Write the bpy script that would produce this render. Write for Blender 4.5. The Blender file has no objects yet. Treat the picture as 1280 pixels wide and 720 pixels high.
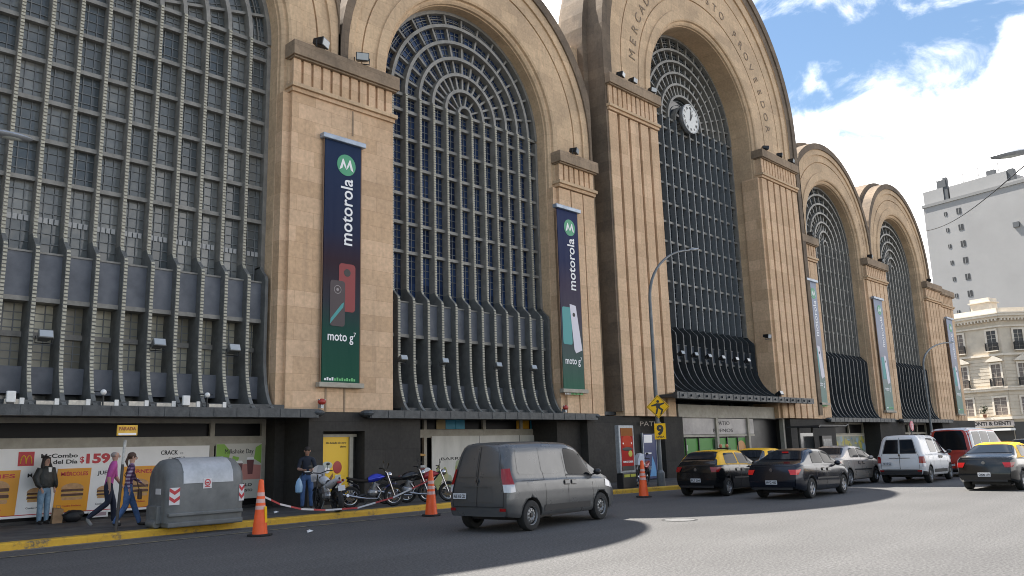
import bpy, bmesh, math, random
from mathutils import Vector, Matrix
R_ = math.radians
PI = math.pi
random.seed(7)
sc = bpy.context.scene
# ---------------------------------------------------------------- camera
cam_d = bpy.data.cameras.new('camera'); cam = bpy.data.objects.new('camera', cam_d); sc.collection.objects.link(cam)
cam_d.sensor_width = 36.0; cam_d.lens = 1023.5 / 1280 * 36.0; cam_d.clip_end = 4000; cam_d.clip_start = 0.1
_V = Vector((-150, -5210, 1023.5)).normalized(); _H = Vector((1010, 172, 1023.5))
_X = (_H - _V * _H.dot(_V)).normalized(); _Y = _V.cross(_X)
RW = Matrix((_X, _Y, _V))                       # rows: world axes in camera (right, down, forward)
cr = RW @ Vector((1, 0, 0)); cu = RW @ Vector((0, -1, 0)); cb = RW @ Vector((0, 0, -1))
M = Matrix.Identity(4)
for i in range(3):
    M[i][0] = cr[i]; M[i][1] = cu[i]; M[i][2] = cb[i]; 
M[0][3] = 0; M[1][3] = 0; M[2][3] = 1.7
cam.matrix_world = M
sc.camera = cam
def camdir(u, v): return (RW @ Vector((u - 640, v - 360, 1023.5))).normalized()
# ---------------------------------------------------------------- light
sc.view_settings.view_transform = 'Standard'; sc.view_settings.look = 'None'
sc.view_settings.gamma = 1.0; sc.view_settings.use_curve_mapping = False
sc.view_settings.exposure = 1.67
sc.cycles.filter_width = 1.0
SUN_EL, SUN_X = 59.5, -0.10
sd = Vector((SUN_X, 1.0, 0)).normalized() * math.cos(R_(SUN_EL)) + Vector((0, 0, math.sin(R_(SUN_EL))))
sun_d = bpy.data.lights.new('sun', 'SUN'); sun_d.energy = 5.0; sun_d.angle = R_(0.5); sun_d.color = (1, .95, .88)
sun = bpy.data.objects.new('sun', sun_d); sc.collection.objects.link(sun)
sun.rotation_euler = sd.to_track_quat('Z', 'Y').to_euler(); sun.location = (0, 40, 60)
w = bpy.data.worlds.new('World'); sc.world = w; w.use_nodes = True
nt = w.node_tree; nt.nodes.clear()
def N(t, **k):
    n = nt.nodes.new(t)
    for a, b in k.items(): setattr(n, a, b)
    return n
def LK(a, b): nt.links.new(a, b)
out = N('ShaderNodeOutputWorld'); bg = N('ShaderNodeBackground'); bg.inputs[1].default_value = 0.10
sky = N('ShaderNodeTexSky', sky_type='NISHITA', sun_disc=False)
sky.sun_elevation = R_(SUN_EL); sky.sun_rotation = math.atan2(sd.x, sd.y); sky.air_density = 1.3; sky.dust_density = .3; sky.ozone_density = 2.0
tc = N('ShaderNodeTexCoord')
nrm = (camdir(990, 205).cross(camdir(1280, 70))).normalized()
if nrm.dot(camdir(960, 30)) < 0: nrm = -nrm
dp = N('ShaderNodeVectorMath', operation='DOT_PRODUCT'); dp.inputs[1].default_value = nrm; LK(tc.outputs['Generated'], dp.inputs[0])
ns = N('ShaderNodeTexNoise'); ns.inputs['Scale'].default_value = 7.0; ns.inputs['Detail'].default_value = 9; ns.inputs['Roughness'].default_value = .58
LK(tc.outputs['Generated'], ns.inputs['Vector'])
ns2 = N('ShaderNodeTexNoise'); ns2.inputs['Scale'].default_value = 7.5; ns2.inputs['Detail'].default_value = 10; ns2.inputs['Roughness'].default_value = .62; ns2.inputs['Distortion'].default_value = .6
mp = N('ShaderNodeMapping'); mp.inputs['Scale'].default_value = (1, 1, 1.6); mp.inputs['Location'].default_value = (2.3, .2, .1)
LK(tc.outputs['Generated'], mp.inputs[0]); LK(mp.outputs[0], ns2.inputs['Vector'])
# bank mask: below the plane = cloud
a1 = N('ShaderNodeMath', operation='MULTIPLY_ADD'); a1.inputs[1].default_value = .34; a1.inputs[2].default_value = -.17; LK(ns.outputs[0], a1.inputs[0])
a2 = N('ShaderNodeMath', operation='SUBTRACT'); LK(a1.outputs[0], a2.inputs[0]); LK(dp.outputs['Value'], a2.inputs[1])
mr = N('ShaderNodeMapRange'); mr.inputs['From Min'].default_value = -.03; mr.inputs['From Max'].default_value = .035; mr.interpolation_type = 'SMOOTHSTEP'; LK(a2.outputs[0], mr.inputs[0])
# wisps above
mr2 = N('ShaderNodeMapRange'); mr2.inputs['From Min'].default_value = .45; mr2.inputs['From Max'].default_value = .72; mr2.inputs['To Max'].default_value = .80; mr2.interpolation_type = 'SMOOTHSTEP'; LK(ns2.outputs[0], mr2.inputs[0])
mx = N('ShaderNodeMath', operation='MAXIMUM'); LK(mr.outputs[0], mx.inputs[0]); LK(mr2.outputs[0], mx.inputs[1])
mix = N('ShaderNodeMix', data_type='RGBA'); LK(mx.outputs[0], mix.inputs['Factor']); 
hs = N('ShaderNodeHueSaturation'); hs.inputs['Saturation'].default_value = 1.05; hs.inputs['Value'].default_value = .56; LK(sky.outputs[0], hs.inputs['Color'])
LK(hs.outputs[0], mix.inputs['A'])
ccol = N('ShaderNodeMix', data_type='RGBA'); ccol.inputs['A'].default_value = (7.0, 6.9, 6.9, 1); ccol.inputs['B'].default_value = (11.0, 10.6, 10.2, 1)
LK(ns.outputs[0], ccol.inputs['Factor']); LK(ccol.outputs['Result'], mix.inputs['B'])
LK(mix.outputs['Result'], bg.inputs[0]); LK(bg.outputs[0], out.inputs[0])
# ---------------------------------------------------------------- materials
MATS = {}
def mat(name, col=(.5, .5, .5), rough=.6, metal=0, var=0.0, vs=4.0, bump=0.0, bs=40.0, spec=.5, coat=0, emit=0, vscale=(1, 1, 1), trans=0):
    if name in MATS: return MATS[name]
    m = bpy.data.materials.new(name); m.use_nodes = True; t = m.node_tree; b = t.nodes['Principled BSDF']
    b.inputs['Base Color'].default_value = (*col, 1); b.inputs['Roughness'].default_value = rough; b.inputs['Metallic'].default_value = metal
    b.inputs['Specular IOR Level'].default_value = spec; b.inputs['Coat Weight'].default_value = coat; b.inputs['Coat Roughness'].default_value = .05
    if trans: b.inputs['Transmission Weight'].default_value = trans
    if emit: b.inputs['Emission Color'].default_value = (*col, 1); b.inputs['Emission Strength'].default_value = emit
    if var or bump:
        tcn = t.nodes.new('ShaderNodeTexCoord'); mpn = t.nodes.new('ShaderNodeMapping'); mpn.inputs['Scale'].default_value = vscale
        t.links.new(tcn.outputs['Object'], mpn.inputs[0])
    if var:
        n = t.nodes.new('ShaderNodeTexNoise'); n.inputs['Scale'].default_value = vs; n.inputs['Detail'].default_value = 7; n.inputs['Roughness'].default_value = .65
        t.links.new(mpn.outputs[0], n.inputs['Vector'])
        r = t.nodes.new('ShaderNodeMapRange'); r.inputs['From Min'].default_value = .3; r.inputs['From Max'].default_value = .7
        r.inputs['To Min'].default_value = 1 - var; r.inputs['To Max'].default_value = 1 + var; t.links.new(n.outputs[0], r.inputs[0])
        v = t.nodes.new('ShaderNodeVectorMath'); v.operation = 'SCALE'; v.inputs[0].default_value = col; t.links.new(r.outputs[0], v.inputs['Scale'])
        t.links.new(v.outputs[0], b.inputs['Base Color'])
        r2 = t.nodes.new('ShaderNodeMapRange'); r2.inputs['From Min'].default_value = .3; r2.inputs['From Max'].default_value = .7
        r2.inputs['To Min'].default_value = min(1, rough * 1.2); r2.inputs['To Max'].default_value = rough * .8; t.links.new(n.outputs[0], r2.inputs[0]); t.links.new(r2.outputs[0], b.inputs['Roughness'])
    if bump:
        n = t.nodes.new('ShaderNodeTexNoise'); n.inputs['Scale'].default_value = bs; n.inputs['Detail'].default_value = 6; t.links.new(mpn.outputs[0], n.inputs['Vector'])
        bp = t.nodes.new('ShaderNodeBump'); bp.inputs['Strength'].default_value = bump; bp.inputs['Distance'].default_value = .02
        t.links.new(n.outputs[0], bp.inputs['Height']); t.links.new(bp.outputs[0], b.inputs['Normal'])
    MATS[name] = m; return m
def stone(name, c1, c2, dirt, bw=.95, bh=.48, streak=.5, dirtcol=(.09, .075, .06), polar=None):
    m = bpy.data.materials.new(name); m.use_nodes = True; t = m.node_tree; b = t.nodes['Principled BSDF']; L = t.links.new
    def n(ty, **k):
        q = t.nodes.new(ty)
        for a, v in k.items(): setattr(q, a, v)
        return q
    tcn = n('ShaderNodeTexCoord'); sp = n('ShaderNodeSeparateXYZ'); L(tcn.outputs['Object'], sp.inputs[0])
    ad = n('ShaderNodeMath', operation='ADD'); L(sp.outputs[0], ad.inputs[0]); L(sp.outputs[1], ad.inputs[1])
    cb_ = n('ShaderNodeCombineXYZ')
    L(ad.outputs[0], cb_.inputs[0]); L(sp.outputs[2], cb_.inputs[1])
    br = n('ShaderNodeTexBrick'); br.inputs['Scale'].default_value = 1; br.inputs['Brick Width'].default_value = bw; br.inputs['Row Height'].default_value = bh
    br.inputs['Mortar Size'].default_value = .004; br.inputs['Mortar Smooth'].default_value = .3; br.inputs['Bias'].default_value = -.15
    br.inputs['Color1'].default_value = (*c1, 1); br.inputs['Color2'].default_value = (*c2, 1); br.inputs['Mortar'].default_value = (c2[0] * .72, c2[1] * .68, c2[2] * .62, 1)
    L(cb_.outputs[0], br.inputs[0])
    no = n('ShaderNodeTexNoise'); no.inputs['Scale'].default_value = .45; no.inputs['Detail'].default_value = 8; no.inputs['Roughness'].default_value = .65; L(tcn.outputs['Object'], no.inputs['Vector'])
    mpn = n('ShaderNodeMapping'); mpn.inputs['Scale'].default_value = (2.6, 2.6, .13); L(tcn.outputs['Object'], mpn.inputs[0])
    st = n('ShaderNodeTexNoise'); st.inputs['Scale'].default_value = 1.0; st.inputs['Detail'].default_value = 7; st.inputs['Roughness'].default_value = .7; L(mpn.outputs[0], st.inputs['Vector'])
    r1 = n('ShaderNodeMapRange'); r1.inputs['From Min'].default_value = .5; r1.inputs['From Max'].default_value = .75; r1.inputs['To Max'].default_value = streak; L(st.outputs[0], r1.inputs[0])
    r2 = n('ShaderNodeMapRange'); r2.inputs['From Min'].default_value = .42; r2.inputs['From Max'].default_value = .75; r2.inputs['To Max'].default_value = dirt; L(no.outputs[0], r2.inputs[0])
    mxx = n('ShaderNodeMath', operation='MAXIMUM'); L(r1.outputs[0], mxx.inputs[0]); L(r2.outputs[0], mxx.inputs[1])
    fn = n('ShaderNodeTexNoise'); fn.inputs['Scale'].default_value = 9; fn.inputs['Detail'].default_value = 5; L(tcn.outputs['Object'], fn.inputs['Vector'])
    r3 = n('ShaderNodeMapRange'); r3.inputs['From Min'].default_value = .3; r3.inputs['From Max'].default_value = .7; r3.inputs['To Min'].default_value = .88; r3.inputs['To Max'].default_value = 1.1; L(fn.outputs[0], r3.inputs[0])
    mm = n('ShaderNodeMix', data_type='RGBA'); L(mxx.outputs[0], mm.inputs['Factor']); L(br.outputs[0], mm.inputs['A']); mm.inputs['B'].default_value = (*dirtcol, 1)
    vv = n('ShaderNodeVectorMath', operation='SCALE'); L(mm.outputs['Result'], vv.inputs[0]); L(r3.outputs[0], vv.inputs['Scale'])
    L(vv.outputs[0], b.inputs['Base Color']); b.inputs['Roughness'].default_value = .85; b.inputs['Specular IOR Level'].default_value = .25
    bp = n('ShaderNodeBump'); bp.inputs['Strength'].default_value = .4; bp.inputs['Distance'].default_value = .01
    h = n('ShaderNodeMath', operation='MULTIPLY_ADD'); L(br.outputs['Fac'], h.inputs[0]); h.inputs[1].default_value = -1.0; L(fn.outputs[0], h.inputs[2])
    L(h.outputs[0], bp.inputs['Height']); L(bp.outputs[0], b.inputs['Normal'])
    MATS[name] = m; return m
STONE = stone('ochre stone', (.67, .465, .30), (.53, .355, .215), .35, bw=1.25, bh=.52, streak=.5, dirtcol=(.27, .20, .14))
STONEF = stone('fluted ochre stone', (.70, .49, .315), (.56, .38, .235), .3, bw=1.4, bh=.62, streak=.5, dirtcol=(.22, .155, .10))
STONEA = stone('arch stone', (.64, .46, .29), (.52, .37, .235), .5, bw=1.1, bh=.55, streak=.45, dirtcol=(.24, .185, .13))
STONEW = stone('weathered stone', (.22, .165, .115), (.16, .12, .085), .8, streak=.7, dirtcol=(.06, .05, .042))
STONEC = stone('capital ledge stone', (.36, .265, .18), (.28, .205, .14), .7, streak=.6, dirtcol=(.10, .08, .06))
BSTONE = stone('black granite', (.044, .040, .036), (.032, .030, .027), .5, bw=1.3, bh=.9, streak=.3, dirtcol=(.085, .078, .068))
TILE = mat('white roof tiles', (.62, .60, .55), .5, var=.2, vs=3, bump=.5, bs=6)
def gridmat(name, c1, c2, sx, sz, ox=0, oz=0, rough=.1, spec=.5):
    """glass whose panes differ from cell to cell (blinds and dust behind each pane; the second window adds painted sky reflection)"""
    m = bpy.data.materials.new(name); m.use_nodes = True; t = m.node_tree; b = t.nodes['Principled BSDF']; L = t.links.new
    tcn = t.nodes.new('ShaderNodeTexCoord'); mpn = t.nodes.new('ShaderNodeMapping'); mpn.inputs['Location'].default_value = (-ox / sx, 0, -oz / sz); mpn.inputs['Scale'].default_value = (1 / sx, 0, 1 / sz)
    L(tcn.outputs['Object'], mpn.inputs[0])
    fl = t.nodes.new('ShaderNodeVectorMath'); fl.operation = 'FLOOR'; L(mpn.outputs[0], fl.inputs[0])
    wn = t.nodes.new('ShaderNodeTexWhiteNoise'); wn.noise_dimensions = '3D'; L(fl.outputs[0], wn.inputs[0])
    no = t.nodes.new('ShaderNodeTexNoise'); no.inputs['Scale'].default_value = 2.5; no.inputs['Detail'].default_value = 5; L(tcn.outputs['Object'], no.inputs['Vector'])
    a = t.nodes.new('ShaderNodeMath'); a.operation = 'MULTIPLY'; L(wn.outputs[0], a.inputs[0]); L(no.outputs[0], a.inputs[1])
    a3 = t.nodes.new('ShaderNodeMath'); a3.operation = 'MULTIPLY'; a3.inputs[1].default_value = 1.7; L(a.outputs[0], a3.inputs[0]); a3.use_clamp = True
    mx_ = t.nodes.new('ShaderNodeMix'); mx_.data_type = 'RGBA'; L(a3.outputs[0], mx_.inputs['Factor']); mx_.inputs['A'].default_value = (*c1, 1); mx_.inputs['B'].default_value = (*c2, 1)
    L(mx_.outputs['Result'], b.inputs['Base Color']); b.inputs['Roughness'].default_value = rough; b.inputs['Specular IOR Level'].default_value = spec
    bp = t.nodes.new('ShaderNodeBump'); bp.inputs['Strength'].default_value = .25; bp.inputs['Distance'].default_value = .05
    n2 = t.nodes.new('ShaderNodeTexNoise'); n2.inputs['Scale'].default_value = 1.3; L(tcn.outputs['Object'], n2.inputs['Vector'])
    ad = t.nodes.new('ShaderNodeMath'); ad.operation = 'ADD'; L(n2.outputs[0], ad.inputs[0]); L(wn.outputs[0], ad.inputs[1])
    L(n2.outputs[0], bp.inputs['Height']); L(bp.outputs[0], b.inputs['Normal'])
    MATS[name] = m; return m
IRON = mat('grey painted iron', (.215, .206, .185), .5, var=.25, vs=3)
IRONF = mat('grey fin paint', (.125, .128, .122), .55, var=.25, vs=3)
IROND = mat('slate painted panel', (.105, .115, .135), .55, var=.2, vs=2)
IRONK = mat('dark canopy metal', (.040, .046, .050), .5, var=.35, vs=5, bump=.2, bs=20)
BEAD = mat('cream beading', (.40, .38, .30), .6, var=.25, vs=20)
MUNT = mat('pale glazing bar', (.17, .18, .185), .6)
BEIGE = mat('beige frame paint', (.36, .33, .27), .6, var=.15, vs=4)
BLACK = mat('black paint', (.012, .012, .013), .4)
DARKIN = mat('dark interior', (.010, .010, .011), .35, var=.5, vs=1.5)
WHITE = mat('white paint', (.72, .71, .68), .5, var=.08, vs=6)
GREYM = mat('galvanised metal', (.32, .34, .36), .45, metal=.5, var=.2, vs=9)
RUBBER = mat('tyre rubber', (.018, .018, .018), .85, bump=.3, bs=80)
# ---------------------------------------------------------------- helpers
COL = sc.collection
class MB:
    def __init__(s): s.v = []; s.f = []; s.m = []
    def add(s, vs, fs, m=0):
        o = len(s.v); s.v += [tuple(v) for v in vs]
        for f in fs: s.f.append([i + o for i in f]); s.m.append(m)
    def box(s, x0, x1, y0, y1, z0, z1, m=0):
        s.add([(x0, y0, z0), (x1, y0, z0), (x1, y1, z0), (x0, y1, z0), (x0, y0, z1), (x1, y0, z1), (x1, y1, z1), (x0, y1, z1)],
              [(0, 3, 2, 1), (4, 5, 6, 7), (0, 1, 5, 4), (1, 2, 6, 5), (2, 3, 7, 6), (3, 0, 4, 7)], m)
    def tube(s, pts, r, n=8, m=0, cap=True):
        P = [Vector(p) for p in pts]; rr = r if isinstance(r, (list, tuple)) else [r] * len(P)
        base = len(s.v); ref = None
        for i, p in enumerate(P):
            d = (P[min(i + 1, len(P) - 1)] - P[max(i - 1, 0)]).normalized()
            if ref is None:
                ref = d.cross(Vector((0, 0, 1)));
                if ref.length < .1: ref = d.cross(Vector((1, 0, 0)))
            a = (ref - d * ref.dot(d)).normalized(); b = d.cross(a); ref = a
            for k in range(n):
                t = 2 * PI * k / n; s.v.append(tuple(p + (a * math.cos(t) + b * math.sin(t)) * rr[i]))
        for i in range(len(P) - 1):
            for k in range(n):
                k2 = (k + 1) % n; s.f.append([base + i * n + k, base + i * n + k2, base + (i + 1) * n + k2, base + (i + 1) * n + k]); s.m.append(m)
        if cap:
            s.f.append([base + k for k in range(n)][::-1]); s.m.append(m)
            s.f.append([base + (len(P) - 1) * n + k for k in range(n)]); s.m.append(m)
    def lathe(s, prof, c=(0, 0, 0), axis='z', n=24, m=0, ms=None):
        base = len(s.v); c = Vector(c)
        for (r, h) in prof:
            for k in range(n):
                t = 2 * PI * k / n; a, b = r * math.cos(t), r * math.sin(t)
                s.v.append(tuple(c + Vector({'z': (a, b, h), 'y': (a, h, b), 'x': (h, a, b)}[axis])))
        for i in range(len(prof) - 1):
            for k in range(n):
                k2 = (k + 1) % n; s.f.append([base + i * n + k, base + i * n + k2, base + (i + 1) * n + k2, base + (i + 1) * n + k]); s.m.append(ms[i] if ms else m)
    def ell(s, c, rx, ry, rz, n=16, k=10, m=0, rot=None):
        base = len(s.v); c = Vector(c)
        for i in range(k + 1):
            ph = PI * i / k
            for j in range(n):
                t = 2 * PI * j / n; p = Vector((rx * math.sin(ph) * math.cos(t), ry * math.sin(ph) * math.sin(t), rz * math.cos(ph)))
                if rot is not None: p = rot @ p
                s.v.append(tuple(c + p))
        for i in range(k):
            for j in range(n):
                j2 = (j + 1) % n; s.f.append([base + i * n + j, base + (i + 1) * n + j, base + (i + 1) * n + j2, base + i * n + j2]); s.m.append(m)
    def prism(s, poly, a0, a1, axis='y', m=0):
        """poly: 2D points; extruded along axis from a0 to a1"""
        n = len(poly)
        def P(p, a): return {'y': (p[0], a, p[1]), 'x': (a, p[0], p[1]), 'z': (p[0], p[1], a)}[axis]
        s.add([P(p, a0) for p in poly] + [P(p, a1) for p in poly], [list(range(n)), list(range(2 * n - 1, n - 1, -1))] + [[i, (i + 1) % n + 0, (i + 1) % n + n, i + n][::-1] for i in range(n)], m)
    def loft(s, rings, m=0, ms=None):
        base = len(s.v); n = len(rings[0])
        for r in rings: s.v += [tuple(p) for p in r]
        for i in range(len(rings) - 1):
            for k in range(n - 1):
                s.f.append([base + i * n + k, base + i * n + k + 1, base + (i + 1) * n + k + 1, base + (i + 1) * n + k]); s.m.append(ms[i] if ms else m)
    def text(s, txt, x, y, z, size, m=0, align='LEFT', rot=0, ext=.004, width=None, bold=0):
        V, F = text_mesh(txt, bold)
        if not V: return
        w0 = max(v[0] for v in V); sx = size if width is None else width / w0
        ox = {'LEFT': 0, 'CENTER': -w0 * sx / 2, 'RIGHT': -w0 * sx}[align]; c, sn = math.cos(rot), math.sin(rot)
        vs = []
        for v in V:
            a, b = v[0] * sx + ox, v[1] * size
            vs.append((x + a * c - b * sn, y - v[2] * ext, z + a * sn + b * c))
        s.add(vs, F, m)
    def build(s, name, mats, parent=None, smooth=False, loc=None, bevel=0, world=False, kind=None, merge=False, angle=40):
        me = bpy.data.meshes.new(name); me.from_pydata(s.v, [], s.f)
        if not isinstance(mats, (list, tuple)): mats = [mats]
        for q in mats: me.materials.append(q)
        for p, mi in zip(me.polygons, s.m): p.material_index = mi
        if merge or smooth:
            b = bmesh.new(); b.from_mesh(me); bmesh.ops.remove_doubles(b, verts=b.verts, dist=1e-4); bmesh.ops.recalc_face_normals(b, faces=b.faces)
            if smooth:
                for f in b.faces: f.smooth = True
                for e in b.edges:
                    if len(e.link_faces) == 2 and e.calc_face_angle(0) > R_(angle): e.smooth = False
            b.to_mesh(me); b.free()
        me.update()
        o = bpy.data.objects.new(name, me); COL.objects.link(o)
        if parent:
            o.parent = parent
            if world:
                pw = Vector((0, 0, 0)); q = parent
                while q: pw += q.location; q = q.parent
                o.location = -pw
        if loc: o.location = loc
        if bevel:
            bm_ = o.modifiers.new('b', 'BEVEL'); bm_.width = bevel; bm_.segments = 2; bm_.limit_method = 'ANGLE'
        if kind: o['kind'] = kind
        return o
_TC = {}
def text_mesh(txt, bold=0):
    k = (txt, bold)
    if k in _TC: return _TC[k]
    c = bpy.data.curves.new('t', 'FONT'); c.body = txt; c.size = 1; c.extrude = 1.0; c.offset = bold; c.resolution_u = 3
    o = bpy.data.objects.new('t', c); COL.objects.link(o)
    dg = bpy.context.evaluated_depsgraph_get(); me = o.evaluated_get(dg).to_mesh()
    V = [tuple(v.co) for v in me.vertices]; F = [list(p.vertices) for p in me.polygons]
    if V:
        mn = min(v[0] for v in V); V = [(v[0] - mn, v[1], v[2]) for v in V]
    o.evaluated_get(dg).to_mesh_clear(); bpy.data.objects.remove(o); bpy.data.curves.remove(c)
    _TC[k] = (V, F); return _TC[k]
def tag(o, label=None, cat=None, group=None, kind=None):
    if label: o['label'] = label
    if cat: o['category'] = cat
    if group: o['group'] = group
    if kind: o['kind'] = kind
    return o
def thing(name, loc, label, cat, rz=0, group=None):
    o = bpy.data.objects.new(name, None); COL.objects.link(o); o.location = loc; o.rotation_euler = (0, 0, rz); o.empty_display_size = .3
    return tag(o, label, cat, group)
def dup(root, loc, rz, label=None, group=None):
    r = root.copy(); COL.objects.link(r); r.location = loc; r.rotation_euler = (0, 0, rz)
    if label: r['label'] = label
    if group: r['group'] = group
    def rec(a, b):
        for ch in [c for c in bpy.data.objects if c.parent == a]:
            c = ch.copy(); COL.objects.link(c); c.parent = b; rec(ch, c)
    rec(root, r); return r
# ---------------------------------------------------------------- ground, road, pavement
def asphalt():
    m = bpy.data.materials.new('asphalt'); m.use_nodes = True; t = m.node_tree; b = t.nodes['Principled BSDF']; L = t.links.new
    def n(ty, **k):
        q = t.nodes.new(ty)
        for a, v in k.items(): setattr(q, a, v)
        return q
    tcn = n('ShaderNodeTexCoord')
    f = n('ShaderNodeTexNoise'); f.inputs['Scale'].default_value = 24; f.inputs['Detail'].default_value = 4; f.inputs['Roughness'].default_value = .8; L(tcn.outputs['Object'], f.inputs['Vector'])
    g = n('ShaderNodeTexNoise'); g.inputs['Scale'].default_value = .35; g.inputs['Detail'].default_value = 6; L(tcn.outputs['Object'], g.inputs['Vector'])
    mpn = n('ShaderNodeMapping'); mpn.inputs['Scale'].default_value = (.05, 1.1, 1); L(tcn.outputs['Object'], mpn.inputs[0])
    h = n('ShaderNodeTexNoise'); h.inputs['Scale'].default_value = 1.0; h.inputs['Detail'].default_value = 4; L(mpn.outputs[0], h.inputs['Vector'])
    r = n('ShaderNodeValToRGB'); r.color_ramp.elements[0].position = .36; r.color_ramp.elements[0].color = (.030, .030, .030, 1); r.color_ramp.elements[1].position = .66; r.color_ramp.elements[1].color = (.142, .138, .134, 1); L(f.outputs[0], r.inputs[0])
    s = n('ShaderNodeMath', operation='MULTIPLY_ADD'); s.inputs[1].default_value = .45; s.inputs[2].default_value = .55; L(g.outputs[0], s.inputs[0])
    s2 = n('ShaderNodeMath', operation='MULTIPLY_ADD'); s2.inputs[1].default_value = .45; L(h.outputs[0], s2.inputs[0]); L(s.outputs[0], s2.inputs[2])
    v = n('ShaderNodeVectorMath', operation='SCALE'); L(r.outputs[0], v.inputs[0]); L(s2.outputs[0], v.inputs['Scale']); L(v.outputs[0], b.inputs['Base Color'])
    b.inputs['Roughness'].default_value = .8; b.inputs['Specular IOR Level'].default_value = .35
    bp = n('ShaderNodeBump'); bp.inputs['Strength'].default_value = .5; bp.inputs['Distance'].default_value = .006; L(f.outputs[0], bp.inputs['Height']); L(bp.outputs[0], b.inputs['Normal'])
    return m
ASPH = asphalt()
PAVE = mat('dark paving tiles', (.062, .060, .057), .75, var=.35, vs=1.6, bump=.2, bs=12)
YEL = bpy.data.materials.new('worn yellow kerb paint'); YEL.use_nodes = True
_t = YEL.node_tree; _b = _t.nodes['Principled BSDF']; _tc = _t.nodes.new('ShaderNodeTexCoord'); _n = _t.nodes.new('ShaderNodeTexNoise'); _n.inputs['Scale'].default_value = 3.2; _n.inputs['Detail'].default_value = 9; _n.inputs['Roughness'].default_value = .75
_t.links.new(_tc.outputs['Object'], _n.inputs['Vector']); _r = _t.nodes.new('ShaderNodeValToRGB'); _e = _r.color_ramp.elements
_e[0].position = .36; _e[0].color = (.10, .085, .06, 1); _e[1].position = .46; _e[1].color = (.50, .29, .018, 1); _q = _e.new(.7); _q.color = (.60, .36, .03, 1)
_t.links.new(_n.outputs[0], _r.inputs[0]); _t.links.new(_r.outputs[0], _b.inputs['Base Color']); _b.inputs['Roughness'].default_value = .7
mb = MB(); mb.add([(-2500, -2500, 0), (2500, -2500, 0), (2500, 2500, 0), (-2500, 2500, 0)], [(0, 1, 2, 3)])
tag(mb.build('road', ASPH), kind='structure')
KX = [(-60, 18.6), (-5, 18.75), (5, 18.95), (8, 19.12), (12, 19.15), (16, 19.2), (20, 19.0), (24.6, 18.3), (28, 17.7), (33, 16.6), (38.5, 15.6), (46, 15.2), (90, 15.2)]
def kerb_y(x):
    for (a, ya), (b, yb) in zip(KX, KX[1:]):
        if a <= x <= b:
            t = (x - a) / (b - a); return ya + (yb - ya) * t
    return KX[-1][1]
xs = [-60, -20, -5] + [i * .5 for i in range(-8, 100)] + [55, 65, 75, 82.5]
mb = MB(); lo = [(x, kerb_y(x) + .30, .15) for x in xs]; hi = [(x, 24.6 if x < 82 else 24.6, .15) for x in xs]
mb.loft([[p for p in lo], [p for p in hi]])
tag(mb.build('pavement', PAVE), kind='structure')
mb = MB(); rs = []
for dy, z in ((0, 0), (0.01, .12), (.03, .15), (.30, .154), (.301, .10)): rs.append([(x, kerb_y(x) + dy, z) for x in xs])
mb.loft(rs); tag(mb.build('kerb', YEL), kind='structure')
mb = MB(); mb.box(82.3, 82.6, 18, 120, 0, .15); mb.box(-60, 82.3, 24.5, 24.6, 0, .1); tag(mb.build('side_kerb', mat('side kerb stone', (.25, .24, .22), .8, var=.2)), kind='structure')
GUT = mat('gutter concrete', (.13, .125, .118), .8, var=.35, vs=2, bump=.2, bs=30)
mb = MB(); mb.loft([[(x, kerb_y(x) - .28, .004) for x in xs if x < 34], [(x, kerb_y(x) - .0, .004) for x in xs if x < 34]]); tag(mb.build('gutter', GUT), kind='structure')
LINE = bpy.data.materials.new('worn road line'); LINE.use_nodes = True
_t = LINE.node_tree; _b = _t.nodes['Principled BSDF']; _tc = _t.nodes.new('ShaderNodeTexCoord'); _n = _t.nodes.new('ShaderNodeTexNoise'); _n.inputs['Scale'].default_value = 5; _n.inputs['Detail'].default_value = 9
_t.links.new(_tc.outputs['Object'], _n.inputs['Vector']); _r = _t.nodes.new('ShaderNodeValToRGB'); _e = _r.color_ramp.elements
_e[0].position = .42; _e[0].color = (.10, .097, .09, 1); _e[1].position = .62; _e[1].color = (.32, .27, .16, 1)
_t.links.new(_n.outputs[0], _r.inputs[0]); _t.links.new(_r.outputs[0], _b.inputs['Base Color'])
mb = MB(); mb.loft([[(x, kerb_y(x) - 1.32, .008) for x in xs if 4 < x < 19], [(x, kerb_y(x) - 1.20, .008) for x in xs if 4 < x < 19]])
tag(mb.build('road_line', LINE), kind='structure')
PATCH = mat('darker asphalt patch', (.060, .060, .061), .85, var=.2, vs=3, bump=.4, bs=60); CRK = mat('bitumen crack filler', (.022, .022, .023), .7)
# manhole
t_ = thing('manhole_cover', (16.5, 10.8, 0), 'oval iron manhole cover set in the sunlit asphalt in front of the grey van', 'manhole')
mb = MB(); mb.lathe([(0, .006), (.34, .006), (.35, .010), (.40, .010), (.41, .004)], n=28, ms=[0, 1, 1, 1]); mb.build('cover', [mat('manhole iron', (.11, .11, .108), .8, var=.3, vs=9), mat('manhole rim', (.03, .03, .03), .8)], t_)
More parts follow.
